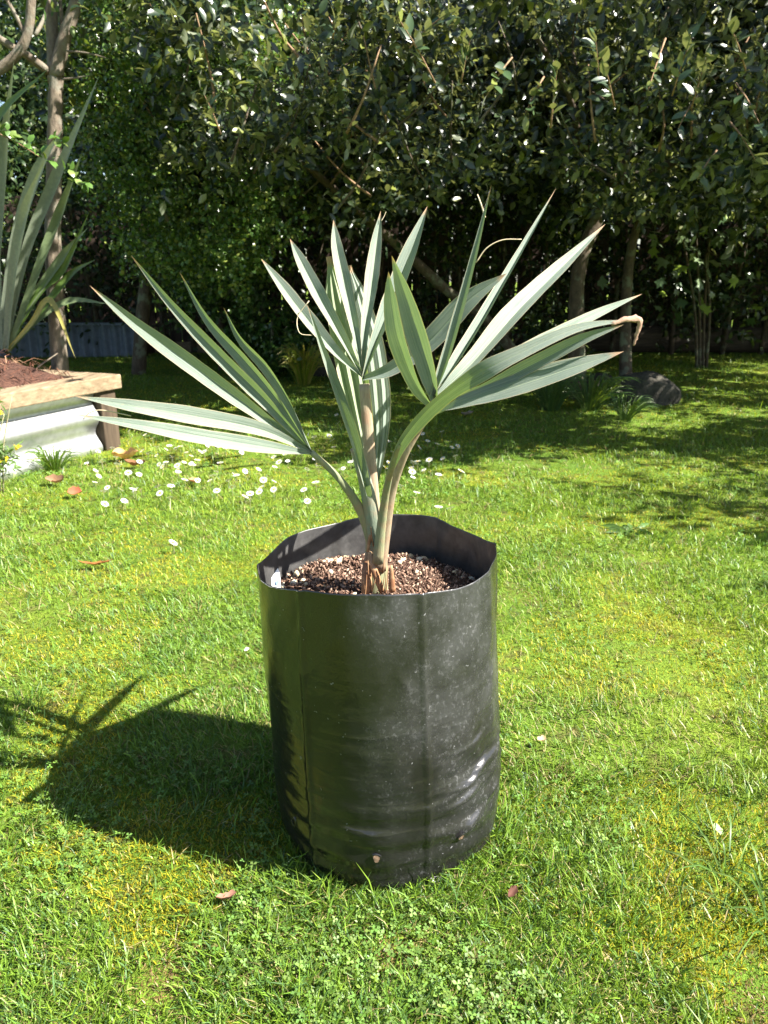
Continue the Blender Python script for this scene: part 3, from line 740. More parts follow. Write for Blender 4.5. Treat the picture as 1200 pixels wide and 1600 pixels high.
# ------------------------------------------------------------------ tufts and weeds round the tree
def strap_geo(P, w, n=8, fold=.15, ref=Vector((0, -1, .4)), prof=None):
    C = catmull(P, n); V, F, UV = [], [], []
    for i, c in enumerate(C):
        v = i / (n - 1); t = (C[min(i + 1, n - 1)] - C[max(i - 1, 0)]).normalized()
        s = t.cross(ref); s = s.normalized() if s.length > 1e-4 else Vector((1, 0, 0)); nn = s.cross(t)
        ww = w * (prof(v) if prof else (.55 + .9 * v if v < .5 else 1.0) * min(1, (1.001 - v) * 3))
        for u in (-1, 0, 1):
            V.append(c + s * u * ww * .5 + nn * abs(u) * ww * fold); UV.append(((u + 1) / 2, v))
    for i in range(n - 1):
        for k in range(2): F.append((i * 3 + k, i * 3 + k + 1, i * 3 + k + 4, i * 3 + k + 3))
    return V, F, UV
def tris_of(V, F):
    T = []
    for f in F:
        for k in range(1, len(f) - 1): T.append((f[0], f[k], f[k + 1]))
    return T
def tuft(name, base, n, h, spread, w, cols, label, cat='grass tuft', seed=0, mat=None):
    r = random.Random(seed); allV, allT, allC = [], [], []
    for k in range(n):
        a = r.uniform(0, 6.283); rr = r.uniform(0, spread * .25); hh = h * r.uniform(.5, 1.1); sp = spread * r.uniform(.2, 1)
        b = base + Vector((math.cos(a) * rr, math.sin(a) * rr, -.01))
        d = Vector((math.cos(a), math.sin(a), 0))
        V, F, _ = strap_geo([b, b + d * sp * .35 + Vector((0, 0, hh * .6)), b + d * sp * .75 + Vector((0, 0, hh * .95)), b + d * sp * 1.25 + Vector((0, 0, hh * .85))], w * r.uniform(.7, 1.2), 6)
        o = len(allV); allV += [tuple(v) for v in V]; allT += [tuple(i + o for i in t) for t in tris_of(V, F)]
        c = cols[r.randrange(len(cols))]; q = r.uniform(.8, 1.2); allC += [[c[0] * q, c[1] * q, c[2] * q]] * len(V)
    o = tri_mesh(name, np.array(allV), np.array(allT), np.array(allC), mat or M_grass)
    return tag(o, label, cat)
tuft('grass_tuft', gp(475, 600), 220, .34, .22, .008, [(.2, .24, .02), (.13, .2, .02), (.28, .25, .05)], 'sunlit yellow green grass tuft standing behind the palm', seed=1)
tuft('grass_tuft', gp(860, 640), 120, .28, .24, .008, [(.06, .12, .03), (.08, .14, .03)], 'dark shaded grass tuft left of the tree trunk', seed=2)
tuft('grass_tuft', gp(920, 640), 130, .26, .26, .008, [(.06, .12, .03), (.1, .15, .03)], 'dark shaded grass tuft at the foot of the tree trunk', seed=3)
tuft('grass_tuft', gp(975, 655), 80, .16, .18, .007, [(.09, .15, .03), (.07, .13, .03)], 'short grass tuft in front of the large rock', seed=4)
tuft('grass_tuft', gp(1190, 1450) + Vector((.02, 0, 0)), 20, .10, .14, .0032, [(.09, .17, .04), (.13, .2, .05)], 'long leaning lawn grass tuft at the lower right edge', seed=5)
tuft('grass_tuft', gp(1140, 1380), 20, .08, .12, .003, [(.09, .17, .04), (.13, .2, .05)], 'long pale grass tuft right of the bag in the lawn', seed=6)
tuft('dandelion_rosette', gp(985, 832), 26, .03, .09, .018, [(.06, .13, .03), (.08, .15, .03)], 'flat dark green weed rosette in the lawn right of the bag', 'weed', seed=7, mat=M_clover)
tuft('grass_tuft', gp(255, 690), 70, .10, .1, .005, [(.08, .16, .03), (.12, .19, .03)], 'grass growing against the raised bed post', seed=9)
tuft('grass_tuft', gp(85, 735), 90, .12, .12, .005, [(.08, .16, .03), (.13, .2, .03)], 'grass growing up against the corrugated bed side', seed=10)

# ------------------------------------------------------------------ raised corrugated bed with timber cap
def build_bed():
    r = empty('raised_garden_bed', BED_C, 'corrugated silver raised garden bed with timber capping', 'garden bed')
    A, B = BED_A, BED_B; nrm = -B; up = Vector((0, 0, 1)); top = .40
    corrug(BED_C + A * .09, A, 2.9, -.02, top - .075, nrm, .165, .02, 'side_panel', M_zinc, r, 4)
    corrug(BED_C + B * .02 - A * .0, B, 1.6, -.02, top - .075, -A, .165, .02, 'side_panel', M_zinc, r, 4)
    def obox(name, o0, la, lb, z0, z1, mat):
        V = []
        for z in (z0, z1):
            for (a, b) in ((0, 0), (la, 0), (la, lb), (0, lb)): V.append(o0 + A * a + B * b + up * z)
        F = [(3, 2, 1, 0), (4, 5, 6, 7), (0, 1, 5, 4), (1, 2, 6, 5), (2, 3, 7, 6), (3, 0, 4, 7)]
        ob = mesh(name, V, F, mat, r, False)
        m = ob.modifiers.new('bev', 'BEVEL'); m.width = .006; m.segments = 2
        return ob
    obox('corner_post', BED_C - A * .03 - B * .035, .11, .10, -.05, top - .0755, M_timber_d)
    obox('capping', BED_C - A * .06 - B * .06, 3.1, .15, top - .075, top, M_timber)
    obox('capping', BED_C - A * .06 + B * .0905, .15, 1.6, top - .075, top - .001, M_timber)
    return r
build_bed()
def build_mulch():
    A, B = BED_A, BED_B; n = 40; V, F = [], []
    for j in range(n + 1):
        for i in range(n + 1):
            a, b = .08 + 2.6 * i / n, .08 + 1.45 * j / n; p = BED_C + A * a + B * b
            hz = .335 + .17 * math.sin(math.pi * min(1, b / 1.3)) ** .8 * (1 - .45 * a / 2.6) * (1 if a > .2 else a / .2)
            hz += .05 * (nzA.f(p.x * 6, p.y * 6, 3) - .5) + .02 * (nzB.f(p.x * 25, p.y * 25, 2) - .5)
            V.append(Vector((p.x, p.y, float(hz))))
    F = [(j * (n + 1) + i, (j + 1) * (n + 1) + i, (j + 1) * (n + 1) + i + 1, j * (n + 1) + i + 1) for j in range(n) for i in range(n)]
    r = empty('mulch_heap', BED_C + A * .8 + B * .7, 'reddish brown fibrous mulch heaped on the raised bed', 'mulch')
    base = mesh('mulch_base', V, F, M_mulch, r)
    VV, TT, CC = [], [], []
    for k in range(2600):
        v = V[random.randrange(len(V))]; a = random.uniform(0, 6.28); L = random.uniform(.03, .12)
        d = Vector((math.cos(a), math.sin(a), random.uniform(-.25, .4))) * L; w_ = Vector((-math.sin(a), math.cos(a), .3)) * random.uniform(.001, .003)
        p0 = v + Vector((random.uniform(-.04, .04), random.uniform(-.04, .04), random.uniform(0, .02)))
        m_ = p0 + d * .5 + Vector((0, 0, .02)); o = len(VV)
        VV += [p0 - w_, p0 + w_, m_ - w_, m_ + w_, p0 + d]; TT += [(o, o + 1, o + 3), (o, o + 3, o + 2), (o + 2, o + 3, o + 4)]
        c = random.choice(((.10, .04, .025), (.16, .075, .045), (.26, .16, .1), (.06, .03, .02))); CC += [c] * 5
    tag(tri_mesh('fibres', np.array([tuple(v) for v in VV]), np.array(TT), np.array(CC), M_strand, r), kind='stuff')
    o = tube('dead_twig', [at(45, 590, 3.95), at(62, 572, 3.9), at(90, 552, 3.95)], [.006, .005, .003], M_bark2, None, sides=6, n=9)
    tag(o, 'thin pale forked twig lying on the brown mulch', 'twig')
build_mulch()

# ------------------------------------------------------------------ flax in the bed
def build_flax():
    base = at(8, 545, 4.25)
    r = empty('flax_plant', base, 'upright flax with long grey green sword leaves in the raised bed', 'flax')
    L = [((8, 545), (40, 400), (88, 280), (155, 118), 4.2, 34, 0), ((0, 545), (25, 380), (60, 270), (100, 200), 4.15, 36, 0), ((15, 545), (60, 420), (95, 330), (130, 235), 4.25, 28, 1),
         ((-10, 540), (-5, 400), (5, 250), (22, 95), 4.2, 34, 0), ((12, 545), (60, 460), (100, 420), (140, 330), 4.3, 24, 2), ((15, 548), (70, 480), (110, 430), (150, 405), 4.35, 22, 2),
         ((10, 545), (20, 430), (40, 330), (75, 240), 4.1, 30, 0), ((5, 545), (50, 470), (100, 400), (138, 355), 4.3, 26, 1), ((-20, 540), (-30, 350), (-10, 200), (78, 105), 4.1, 30, 2),
         ((14, 548), (60, 500), (110, 470), (170, 475), 4.4, 20, 1), ((0, 545), (-5, 420), (-18, 300), (-30, 180), 4.2, 34, 0), ((12, 548), (50, 505), (80, 470), (118, 560), 4.2, 18, 3),
         ((-15, 545), (-40, 430), (-70, 330), (-120, 260), 4.2, 34, 0), ((-5, 548), (-50, 450), (-90, 420), (-150, 400), 4.1, 30, 1)]
    cols = [(.22, .26, .19), (.15, .2, .10), (.09, .15, .035), (.28, .25, .07)]
    for (a, b, c, d, Y, wpx, k) in L:
        P = [at(*a, 4.25), at(*b, (Y + 4.25) / 2), at(*c, Y), at(*d, Y - .15)]
        V, F, UV = strap_geo(P, wpx * .52 / FPX * 4.3, 16, .2)
        me = bpy.data.meshes.new('leaf'); me.from_pydata([tuple(v) for v in V], [], F); me.update()
        at_ = me.color_attributes.new('Col', 'FLOAT_COLOR', 'POINT'); at_.data.foreach_set('color', np.tile(np.array([*cols[k], 1], dtype=np.float32), len(V)))
        me.polygons.foreach_set('use_smooth', [True] * len(me.polygons))
        link('leaf', me, r, M_flax)
build_flax()
# ------------------------------------------------------------------ pale forked tree at the upper left
def build_left_tree():
    Y = 4.45; b = at(85, 560, Y); b.z = 0
    r = empty('pale_forked_tree', b, 'slim pale barked tree forking at the upper left above the flax', 'tree')
    G = [tube_geo([b + Vector((0, 0, -.05)), at(84, 420, Y), at(84, 300, Y), at(86, 180, Y), at(88, 115, Y)], [.05, .046, .042, .038, .036], 12, 26, rough=.06),
         tube_geo([at(88, 120, Y), at(92, 95, Y), at(104, 50, Y), at(120, 0, Y), at(140, -90, Y)], [.037, .036, .033, .03, .024], 12, 16, rough=.06),
         tube_geo([at(86, 130, Y), at(83, 80, Y + .05), at(80, 0, Y + .1), at(78, -90, Y + .1)], [.036, .034, .03, .025], 10, 14, rough=.06),
         tube_geo([at(76, 112, Y), at(40, 85, Y - .1), at(10, 68, Y - .15), at(-40, 30, Y - .2)], [.022, .02, .018, .015], 8, 12, rough=.06)]
    mesh('trunk', *join_geo(G)[:2], M_bark2, r)
    tube('branch', [at(-40, 128, Y - .3), at(0, 108, Y - .3), at(30, 80, Y - .3), at(45, 45, Y - .3), at(50, -20, Y - .3)], [.026, .025, .024, .022, .02], M_bark2, r, sides=9, n=16, rough=.06)
    tube('branch', [at(42, 60, Y - .3), at(25, 25, Y - .3), at(5, -10, Y - .3)], [.012, .01, .008], M_bark2, r, sides=7, n=8)
    tube('branch', [at(92, 90, Y + .1), at(97, 40, Y + .12), at(92, -20, Y + .15)], [.012, .011, .009], M_bark2, r, sides=7, n=8)
    tube('branch', [at(55, 55, Y - .3), at(68, 30, Y - .25), at(80, -10, Y - .2)], [.010, .009, .007], M_bark2, r, sides=7, n=8)
    tube('twig', [at(105, 80, Y - .1), at(135, 83, Y - .15), at(165, 90, Y - .2)], [.006, .005, .002], M_bark2, r, sides=5, n=8)
    tube('twig', [at(98, 124, Y - .1), at(118, 122, Y - .15), at(140, 118, Y - .2)], [.006, .005, .002], M_bark2, r, sides=5, n=8)
    c, a = clumps(30, 420, region(-60, 200, -220, -40, 4.2, 5.2), np.array([.2, .2, .12]), 31)
    foliage('crown', c, a, 'oval', 8, .2, .05, [(.05, .10, .03), (.08, .15, .03), (.14, .2, .05)], M_small, r, .6)
    # one leafy shoot crossing the flax
    tw = tube('twig', [at(-10, 205, 3.9), at(25, 222, 3.85), at(62, 245, 3.85)], [.004, .003, .002], M_pale_twig, r, sides=5, n=7)
    c = np.array([list(at(x, y, 3.85)) for x, y in ((5, 205), (20, 215), (40, 225), (60, 240), (80, 215), (95, 225), (75, 250), (110, 280), (105, 265), (130, 285))])
    foliage('leafy_shoot', c, np.tile(np.array([1.0, .1, .2]), (len(c), 1)), 'round', 4, .05, .05, [(.07, .14, .03), (.1, .19, .04), (.14, .2, .05)], M_small, r, .6)
build_left_tree()
def build_yellow():
    b = gp(-6, 768)
    r = empty('yellow_flowering_plant', b, 'yellow flowering bushy plant at the left edge beside the bed', 'plant')
    for k in range(7):
        tube('stem', [b + Vector((.01 * k - .03, 0, -.01)), b + Vector((.02 * k - .07, .01 * k - .03, .2)), b + Vector((.035 * k - .11, .02 * k - .05, random.uniform(.3, .48)))], [.004, .003, .002], M_pet_green, r, sides=5, n=7)
    c, a = clumps(14, 130, lambda rr, n: np.array(b) + np.stack([rr.uniform(-.2, .05, n), rr.uniform(-.1, .1, n), rr.uniform(.04, .42, n)], 1), np.array([.03, .03, .04]), 41)
    foliage('foliage', c, a, 'lance', 10, .08, .045, [(.08, .15, .04), (.12, .19, .06), (.2, .24, .1)], M_small, r, .4)
    c, a = clumps(12, 70, lambda rr, n: np.array(b) + np.stack([rr.uniform(-.12, .075, n), rr.uniform(-.1, .06, n), rr.uniform(.12, .42, n)], 1), np.array([.014, .014, .02]), 42)
    foliage('blossom', c, a, 'round', 8, .03, .016, [(.75, .55, .02), (.8, .6, .03), (.6, .5, .03)], M_petal, r, .5)
build_yellow()

# ------------------------------------------------------------------ the planter bag
RIM = [(-180, .475), (-150, .482), (-120, .503), (-95, .508), (-70, .504), (-45, .494), (-25, .500), (-8, .512), (0, .513), (15, .505), (35, .502), (55, .508), (75, .503), (95, .498), (120, .492), (140, .492), (155, .486), (165, .474), (180, .475)]
def rim_z(deg):
    return sum(float(np.interp((deg + o + 180) % 360 - 180, [a for a, _ in RIM], [z for _, z in RIM])) for o in (-7, -3.5, 0, 3.5, 7)) / 5
_cr = random.Random(19)
CREASES = [(_cr.uniform(-62, 2), _cr.triangular(.12, .62, .34), _cr.uniform(.15, .75), _cr.uniform(9, 24), _cr.choice((-1, 1, 1)) * _cr.uniform(.0012, .0032), _cr.uniform(.007, .016)) for _ in range(34)]
CREASES += [(_cr.uniform(-150, -60), _cr.uniform(.05, .35), _cr.uniform(-.3, .3), _cr.uniform(8, 18), _cr.uniform(-.002, .002), _cr.uniform(.007, .014)) for _ in range(14)]
CREASES += [(_cr.uniform(-175, 175), _cr.uniform(.6, .97), _cr.uniform(-3, 3), _cr.uniform(2, 6), _cr.uniform(-.0018, .0018), _cr.uniform(.01, .03)) for _ in range(20)]
def bag_r(th, h, zt):
    """radius of the bag at angle th (rad) and height fraction h"""
    deg = math.degrees(th)
    r = np.interp(h, [0, .03, .08, .2, .5, .8, 1], [.168, .182, .187, .190, .187, .182, .1795])
    for c, s, amp in ((-126, 1.3, .0034), (-69, 1.2, .0038), (2, 3, .006), (178, 4, .004), (112, 2, -.003), (55, 3, .003), (-25, 4, .002)):
        d = (deg - c + 180) % 360 - 180
        r += amp * math.exp(-(d / s) ** 2)
    r += .004 * math.cos(4 * th + .6) * (.3 + .7 * h) + .003 * math.cos(3 * th + 2 * h)
    for (c, hc_, sl, ln, am, wd) in CREASES:
        d = (deg - c + 180) % 360 - 180
        if abs(d) > 2.4 * ln: continue
        q = (h - hc_ - sl * d / 180 - .00006 * d * d) / wd
        if abs(q) < 3: r += am * math.exp(-abs(q) ** 1.5) * math.exp(-(d / ln) ** 2)
    # sagging wrinkles, strongest low down on the right front
    d = (deg + 33 + 180) % 360 - 180
    amp = .0030 * math.exp(-(d / 34) ** 2) * math.exp(-((h - .40) / .26) ** 2)
    ph = h * 66 - (d / 40.0) * 6 + 9 * (float(nzA.f(deg * .05 + 20, h * 4, 2)) - .5)
    r += amp * (1 - 2 * abs(math.sin(ph * .5)) ** .6) * (.1 + 1.5 * + (float(nzB.f(deg * .09 + 40, h * 9, 2)) - .25))
    amp2 = .0018 * math.exp(-((h - .18) / .16) ** 2)
    r += amp2 * math.sin(h * 75 + deg * .05 + 4 * float(nzC.f(deg * .04 + 60, h * 3, 2)))
    r += .010 * (float(nzD.f(math.cos(th) * 2.2 + 20, math.sin(th) * 2.2 + h * 3.3 + 20, 3)) - .5)
    return r
def bag_pt(th, h, off=0.0):
    zt = rim_z((math.degrees(th) + 180) % 360 - 180); z = h * zt
    r = bag_r(th, h, zt) + off
    return Vector((BX + .009 * (1 - h) - .008 * h + r * math.cos(th), BY + r * math.sin(th), z + .004))
def build_bag():
    r = empty('planter_bag', (BX, BY, 0), 'large black plastic planter bag with dusty splashes standing on the lawn', 'planter bag')
    nt_, nh = 280, 190; V, F = [], []
    hs = np.concatenate([np.linspace(0, .1, 22)[:-1], np.linspace(.1, 1, nh - 20)]); nh = len(hs) - 1
    for j, h in enumerate(hs):
        for i in range(nt_):
            th = 2 * math.pi * i / nt_ - math.pi
            V.append(bag_pt(th, float(h)))
    for j in range(nh):
        for i in range(nt_):
            i2 = (i + 1) % nt_; F.append((j * nt_ + i, j * nt_ + i2, (j + 1) * nt_ + i2, (j + 1) * nt_ + i))
    b = len(V); V.append(Vector((BX, BY, .006)))
    for i in range(nt_): F.append((b, (i + 1) % nt_, i))
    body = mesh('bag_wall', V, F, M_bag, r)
    s = body.modifiers.new('sheet', 'SOLIDIFY'); s.thickness = .0006; s.offset = -1; body.data.materials.append(M_bag_in); s.material_offset = 1
    # folded base corner peeping out at the foot
    P = [gp(600, 1399), gp(650, 1402), gp(690, 1394), gp(706, 1368)]
    Vf, Ff = [], []
    for k, p_ in enumerate(P):
        d = (Vector((BX, BY, 0)) - p_).normalized()
        Vf += [p_ + Vector((0, 0, .004)), p_ + d * .012 + Vector((0, 0, .016)), p_ + d * .03 + Vector((0, 0, .024))]
    for k in range(3):
        for q in range(2): Ff.append((k * 3 + q, k * 3 + q + 3, k * 3 + q + 4, k * 3 + q + 1))
    f = mesh('base_fold', Vf, Ff, M_bag, r); f.modifiers.new('sheet', 'SOLIDIFY').thickness = .0006
    # drainage holes
    for (deg, z, s_) in ((-94, .082, .0068), (-52, .085, .0066), (-140, .088, .006)):
        th = R(deg); h = z / rim_z(deg); c = bag_pt(th, h, .0004)
        t = (bag_pt(th + .02, h) - bag_pt(th - .02, h)).normalized(); u = (bag_pt(th, h + .01) - bag_pt(th, h - .01)).normalized(); n_ = t.cross(u).normalized()
        if n_.dot(c - Vector((BX, BY, c.z))) < 0: n_ = -n_
        n = 14; Vh = []
        for (k, off) in ((1.25, .0004), (1.05, .0019), (.85, .0013)):
            for i in range(n):
                a = 2 * math.pi * i / n; q = k * s_ * (1 + .14 * math.sin(3 * a + deg) + .08 * math.sin(5 * a))
                Vh.append(c + t * math.cos(a) * q * .85 + u * math.sin(a) * q * 1.1 + n_ * off)
        Fh = [(j * n + i, j * n + (i + 1) % n, (j + 1) * n + (i + 1) % n, (j + 1) * n + i) for j in range(2) for i in range(n)]
        lip = mesh('drainage_hole', Vh, Fh, M_bag, r)
        if deg != -140:
            Vd = [c + n_ * .0012] + Vh[2 * n:]; mesh('soil_plug', [v + n_ * .0002 for v in Vd], [(0, 1 + i, 1 + (i + 1) % n) for i in range(n)], M_hole, lip)
build_bag_obj = build_bag()
SOIL_Z = .437
def fix_sub(o, root):
    pass
def build_soil():
    r = empty('potting_mix', (BX, BY, SOIL_Z), 'brown potting mix with pale pumice chips inside the bag', 'soil')
    V, F = [], []; nr, na = 34, 96
    for j in range(nr + 1):
        for i in range(na):
            q = .176 * j / nr; a = 2 * math.pi * i / na; x, y = BX - .006 + q * math.cos(a), BY + q * math.sin(a)
            z = SOIL_Z + .014 * (float(nzA.f(x * 30 + 9, y * 30, 3)) - .5) + .010 * (float(nzB.f(x * 110, y * 110, 2)) - .5)
            if q > .15: z -= (q - .15) * .35
            z -= .010 * math.exp(-((a - 2.6) / .6) ** 2) * min(1, q / .06)
            V.append(Vector((x, y, z)))
    F = [(j * na + i, (j + 1) * na + i, (j + 1) * na + (i + 1) % na, j * na + (i + 1) % na) for j in range(nr) for i in range(na)]
    mesh('soil_surface', V, F, M_soil, r)
    ico = []; t = (1 + 5 ** .5) / 2
    iv = np.array([(-1, t, 0), (1, t, 0), (-1, -t, 0), (1, -t, 0), (0, -1, t), (0, 1, t), (0, -1, -t), (0, 1, -t), (t, 0, -1), (t, 0, 1), (-t, 0, -1), (-t, 0, 1)], float); iv /= np.linalg.norm(iv[0])
    it = np.array([(0, 11, 5), (0, 5, 1), (0, 1, 7), (0, 7, 10), (0, 10, 11), (1, 5, 9), (5, 11, 4), (11, 10, 2), (10, 7, 6), (7, 1, 8), (3, 9, 4), (3, 4, 2), (3, 2, 6), (3, 6, 8), (3, 8, 9), (4, 9, 5), (2, 4, 11), (6, 2, 10), (8, 6, 7), (9, 8, 1)])
    for name, n, s0, s1, cols, flat in (('bark_chips', 6500, .0010, .0034, [(.11, .06, .042), (.2, .125, .09), (.06, .034, .025), (.3, .2, .15)], .5), ('pumice_chips', 240, .0018, .0058, [(.5, .43, .3), (.6, .54, .42), (.42, .34, .22)], .85)):
        q = .170 * np.sqrt(rng.random(n)); a = rng.uniform(0, 6.283, n)
        if name == 'pumice_chips': q = np.where(rng.random(n) < .4, .135 + .03 * rng.random(n), q)
        x, y = BX - .006 + q * np.cos(a), BY + q * np.sin(a)
        z = SOIL_Z + .014 * (nzA.f(x * 30 + 9, y * 30, 3) - .5) + rng.uniform(0, .004, n) - np.where(q > .15, (q - .15) * .3, 0)
        Rm = rand_rot(n); S = s0 + (s1 * (1.1 if flat < .6 else 1.45) - s0) * rng.random(n) ** 3.0
        jv = iv[None] * rng.uniform(.7, 1.25, (n, 12, 1)) * np.array([1 if flat > .6 else 1.7, .8, flat])
        Vc = np.einsum('nij,nvj->nvi', Rm, jv) * S[:, None, None] + np.stack([x, y, z], 1)[:, None]
        C = np.array(cols)[rng.integers(0, len(cols), n)] * rng.uniform(.75, 1.2, (n, 1))
        tag(tri_mesh(name, Vc.reshape(-1, 3), (it[None] + np.arange(n)[:, None, None] * 12).reshape(-1, 3), np.repeat(C, 12, 0), M_chip, r), kind='stuff')
    # plant label pushed in at the left
    p0 = at(426, 901, 1.035)
    V = [p0 + Vector(v) for v in ((-.001, -.006, -.02), (.011, .006, -.02), (.010, .006, .006), (.008, .004, .012), (-.001, -.006, .0))]
    lr = empty('plant_label', p0, 'small white plant label tucked inside the left bag rim', 'label')
    o = mesh('label_sheet', V, [(0, 1, 2, 3, 4)], M_white, lr, False); o.modifiers.new('t', 'SOLIDIFY').thickness = .0005
    V = [p0 + Vector((0.0012, -.0012, 0)) + Vector(v) for v in ((.004, -.002, -.012), (.008, .002, -.012), (.008, .002, -.004), (.004, -.002, -.006))]
    mesh('printed_patch', V, [(0, 1, 2, 3)], M_label_ink, lr, False)
build_soil()

# ------------------------------------------------------------------ the palm
def leaflet(parent, pts, wpx, roll=0.0, fold=.30, pleats=1, mat=None, peak=.45, w0=.22, ref=(0, -1, .35), n=22, tipw=0.0, twist=0.0, ref2=None):
    P = [at(*p) for p in pts]; C = catmull(P, n)
    Ym = sum(p[2] for p in pts) / len(pts); W = wpx * .635 / FPX * (Ym * cp + .1)
    V, F, UV = [], [], []
    sub = 2 if pleats == 1 else 1
    strips = 2 * pleats; per = sub + 1; row = strips * per
    for i, c in enumerate(C):
        v = i / (n - 1); t = (C[min(i + 1, n - 1)] - C[max(i - 1, 0)]).normalized()
        s = t.cross(Vector(ref).lerp(Vector(ref2 or ref), min(max((v - .36) / .3, 0), 1))).normalized(); nn = s.cross(t)
        a = R(roll + twist * v); s, nn = s * math.cos(a) + nn * math.sin(a), nn * math.cos(a) - s * math.sin(a)
        if v < peak: ww = w0 + (1 - w0) * math.sin(v / peak * math.pi / 2)
        else:
            q = (v - peak) / (1 - peak); ww = max(tipw, (1 - q ** 1.9)) * (1 - .12 * q)
        ww *= W * (1 + .025 * math.sin(v * 23 + wpx) + .012 * math.sin(v * 61 + wpx * 3))
        op = 1 - .45 * (1 - v) ** 3                     # tighter fold near the hub
        for q in range(strips):
            for k in range(per):
                u = -1 + 2 * (q + k / sub) / strips
                if pleats == 1: d = abs(u) * fold * (1.3 - .4 * v)
                else:
                    x_ = (u + 1) / 2 * pleats; d = abs(x_ - math.floor(x_ + 1e-6) - .5) * 2 * fold / pleats * 1.6
                wob = .018 * math.sin(v * 31 + u * 2 + wpx)
                V.append(c + s * u * ww * .5 * op + nn * (d + wob) * ww * .5 * (1.0 / max(op, .3))); UV.append(((u + 1) / 2, v))
    for i in range(n - 1):
        for q in range(strips):
            for k in range(sub):
                b = q * per + k; F.append((i * row + b, i * row + b + 1, (i + 1) * row + b + 1, (i + 1) * row + b))
    return mesh('leaflet', V, F, mat or M_palm, parent, True, UV)
def thread(parent, pts, r=.0007):
    return tube('fibre_thread', [at(*p) for p in pts], [r, r * .7], M_fibre, parent, sides=4, n=16)
def sub_loc(o): return o
def build_palm():
    root = empty('fan_palm', at(590, 915, 1.08), 'young silvery fan palm with spreading blue green fronds growing in the bag', 'palm')
    # --- stem and old sheaths
    tube('stem', [at(588, 945, 1.085), at(587, 900, 1.085), at(588, 850, 1.085), at(590, 800, 1.085)], [.020, .0195, .017, .012], M_pet_green, root, sides=18, n=16, flat=.75)
    tube('sheath', [at(573, 940, 1.065), at(573, 910, 1.065), at(573, 885, 1.07), at(575, 862, 1.075)], [.0085, .0085, .007, .0035], M_sheath, root, sides=10, n=12, flat=.5)
    tube('sheath', [at(597, 925, 1.062), at(588, 900, 1.058), at(580, 875, 1.062), at(577, 850, 1.07)], [.0045, .0055, .0045, .0015], M_sheath, root, sides=8, n=12, flat=.4)
    tube('sheath', [at(598, 895, 1.07), at(601, 860, 1.068), at(598, 838, 1.07), at(600, 820, 1.075)], [.0018, .0022, .002, .001], M_sheath, root, sides=6, n=10)
    tube('sheath', [at(574, 862, 1.065), at(578, 842, 1.06), at(584, 820, 1.066), at(588, 806, 1.075)], [.0018, .0032, .0028, .001], M_sheath, root, sides=6, n=10, flat=.5)
    tube('old_leaf_stub', [at(613, 925, 1.05), at(612, 905, 1.05), at(611, 883, 1.05)], [.0052, .0046, .0022], M_sheath, root, sides=8, n=8, flat=.5)
    for k in range(9):
        x0 = random.uniform(566, 606); y0 = random.uniform(845, 935); dx = random.uniform(-9, 9)
        tube('sheath_fibre', [at(x0, y0, 1.062), at(x0 + dx * .6, y0 - 18, 1.056), at(x0 + dx, y0 - random.uniform(28, 50), 1.06)], [.0011, .0009, .0004], M_sheath, root, sides=4, n=7)
    def frond(P, rad, mat, flat=.65, sides=12):
        return tube('frond', [at(*p) for p in P], rad, mat, root, sides=sides, n=28, flat=flat)
    # --- A: frond leaning to the left
    A = frond([(588, 890, 1.08), (580, 840, 1.07), (562, 795, 1.06), (530, 748, 1.05), (486, 706, 1.04)], [.0105, .010, .0072, .0052, .0042], M_pet_green)
    leaflet(A, [(487, 707, 1.04), (400, 643, 1.03), (300, 570, 1.01), (215, 508, .99), (140, 446, .97)], 44, 8, .42)
    leaflet(A, [(487, 706, 1.04), (420, 630, 1.05), (345, 556, 1.06), (272, 480, 1.06), (204, 398, 1.05)], 38, 20, .48, peak=.35)
    leaflet(A, [(487, 705, 1.04), (440, 633, 1.07), (385, 566, 1.10), (325, 500, 1.12), (280, 424, 1.13)], 36, 30, .5, peak=.35)
    leaflet(A, [(487, 704, 1.04), (456, 634, 1.09), (418, 575, 1.12), (376, 530, 1.14), (349, 480, 1.15)], 32, 42, .5, peak=.4)
    leaflet(A, [(487, 707, 1.04), (410, 672, 1.00), (300, 650, .96), (205, 634, .93), (117, 619, .91)], 46, -8, .26, peak=.4)
    leaflet(A, [(487, 709, 1.04), (420, 700, .99), (320, 684, .94), (215, 664, .90), (118, 648, .88)], 44, -14, .26, peak=.35)
    thread(A, [(205, 650, .93), (160, 641, .93), (140, 645, .93), (130, 655, .93)])
    # --- B: upright central frond facing the viewer
    B = frond([(590, 860, 1.085), (584, 790, 1.09), (577, 700, 1.095), (569, 600, 1.10)], [.011, .0098, .0088, .0078], M_pet_tan, .6)
    hb = (568, 592, 1.10)
    leaflet(B, [hb, (523, 550, 1.11), (473, 490, 1.13), (437, 442, 1.15), (408, 404, 1.17)], 36, -15, .5, peak=.45)
    leaflet(B, [hb, (537, 532, 1.12), (500, 466, 1.15), (471, 410, 1.18), (453, 373, 1.20)], 34, -8, .6, peak=.55)
    leaflet(B, [hb, (556, 523, 1.13), (541, 455, 1.17), (527, 390, 1.20), (521, 343, 1.22)], 33, -3, .62, peak=.6)
    leaflet(B, [hb, (571, 520, 1.13), (580, 450, 1.17), (588, 385, 1.20), (595, 329, 1.22)], 33, 5, .62, peak=.6)
    leaflet(B, [hb, (590, 530, 1.12), (617, 460, 1.15), (645, 385, 1.17), (668, 322, 1.19)], 42, 12, .7, peak=.55)
    leaflet(B, [hb, (612, 578, 1.09), (670, 535, 1.08), (732, 470, 1.07), (792, 427, 1.06)], 54, 6, .30, peak=.6, w0=.4)
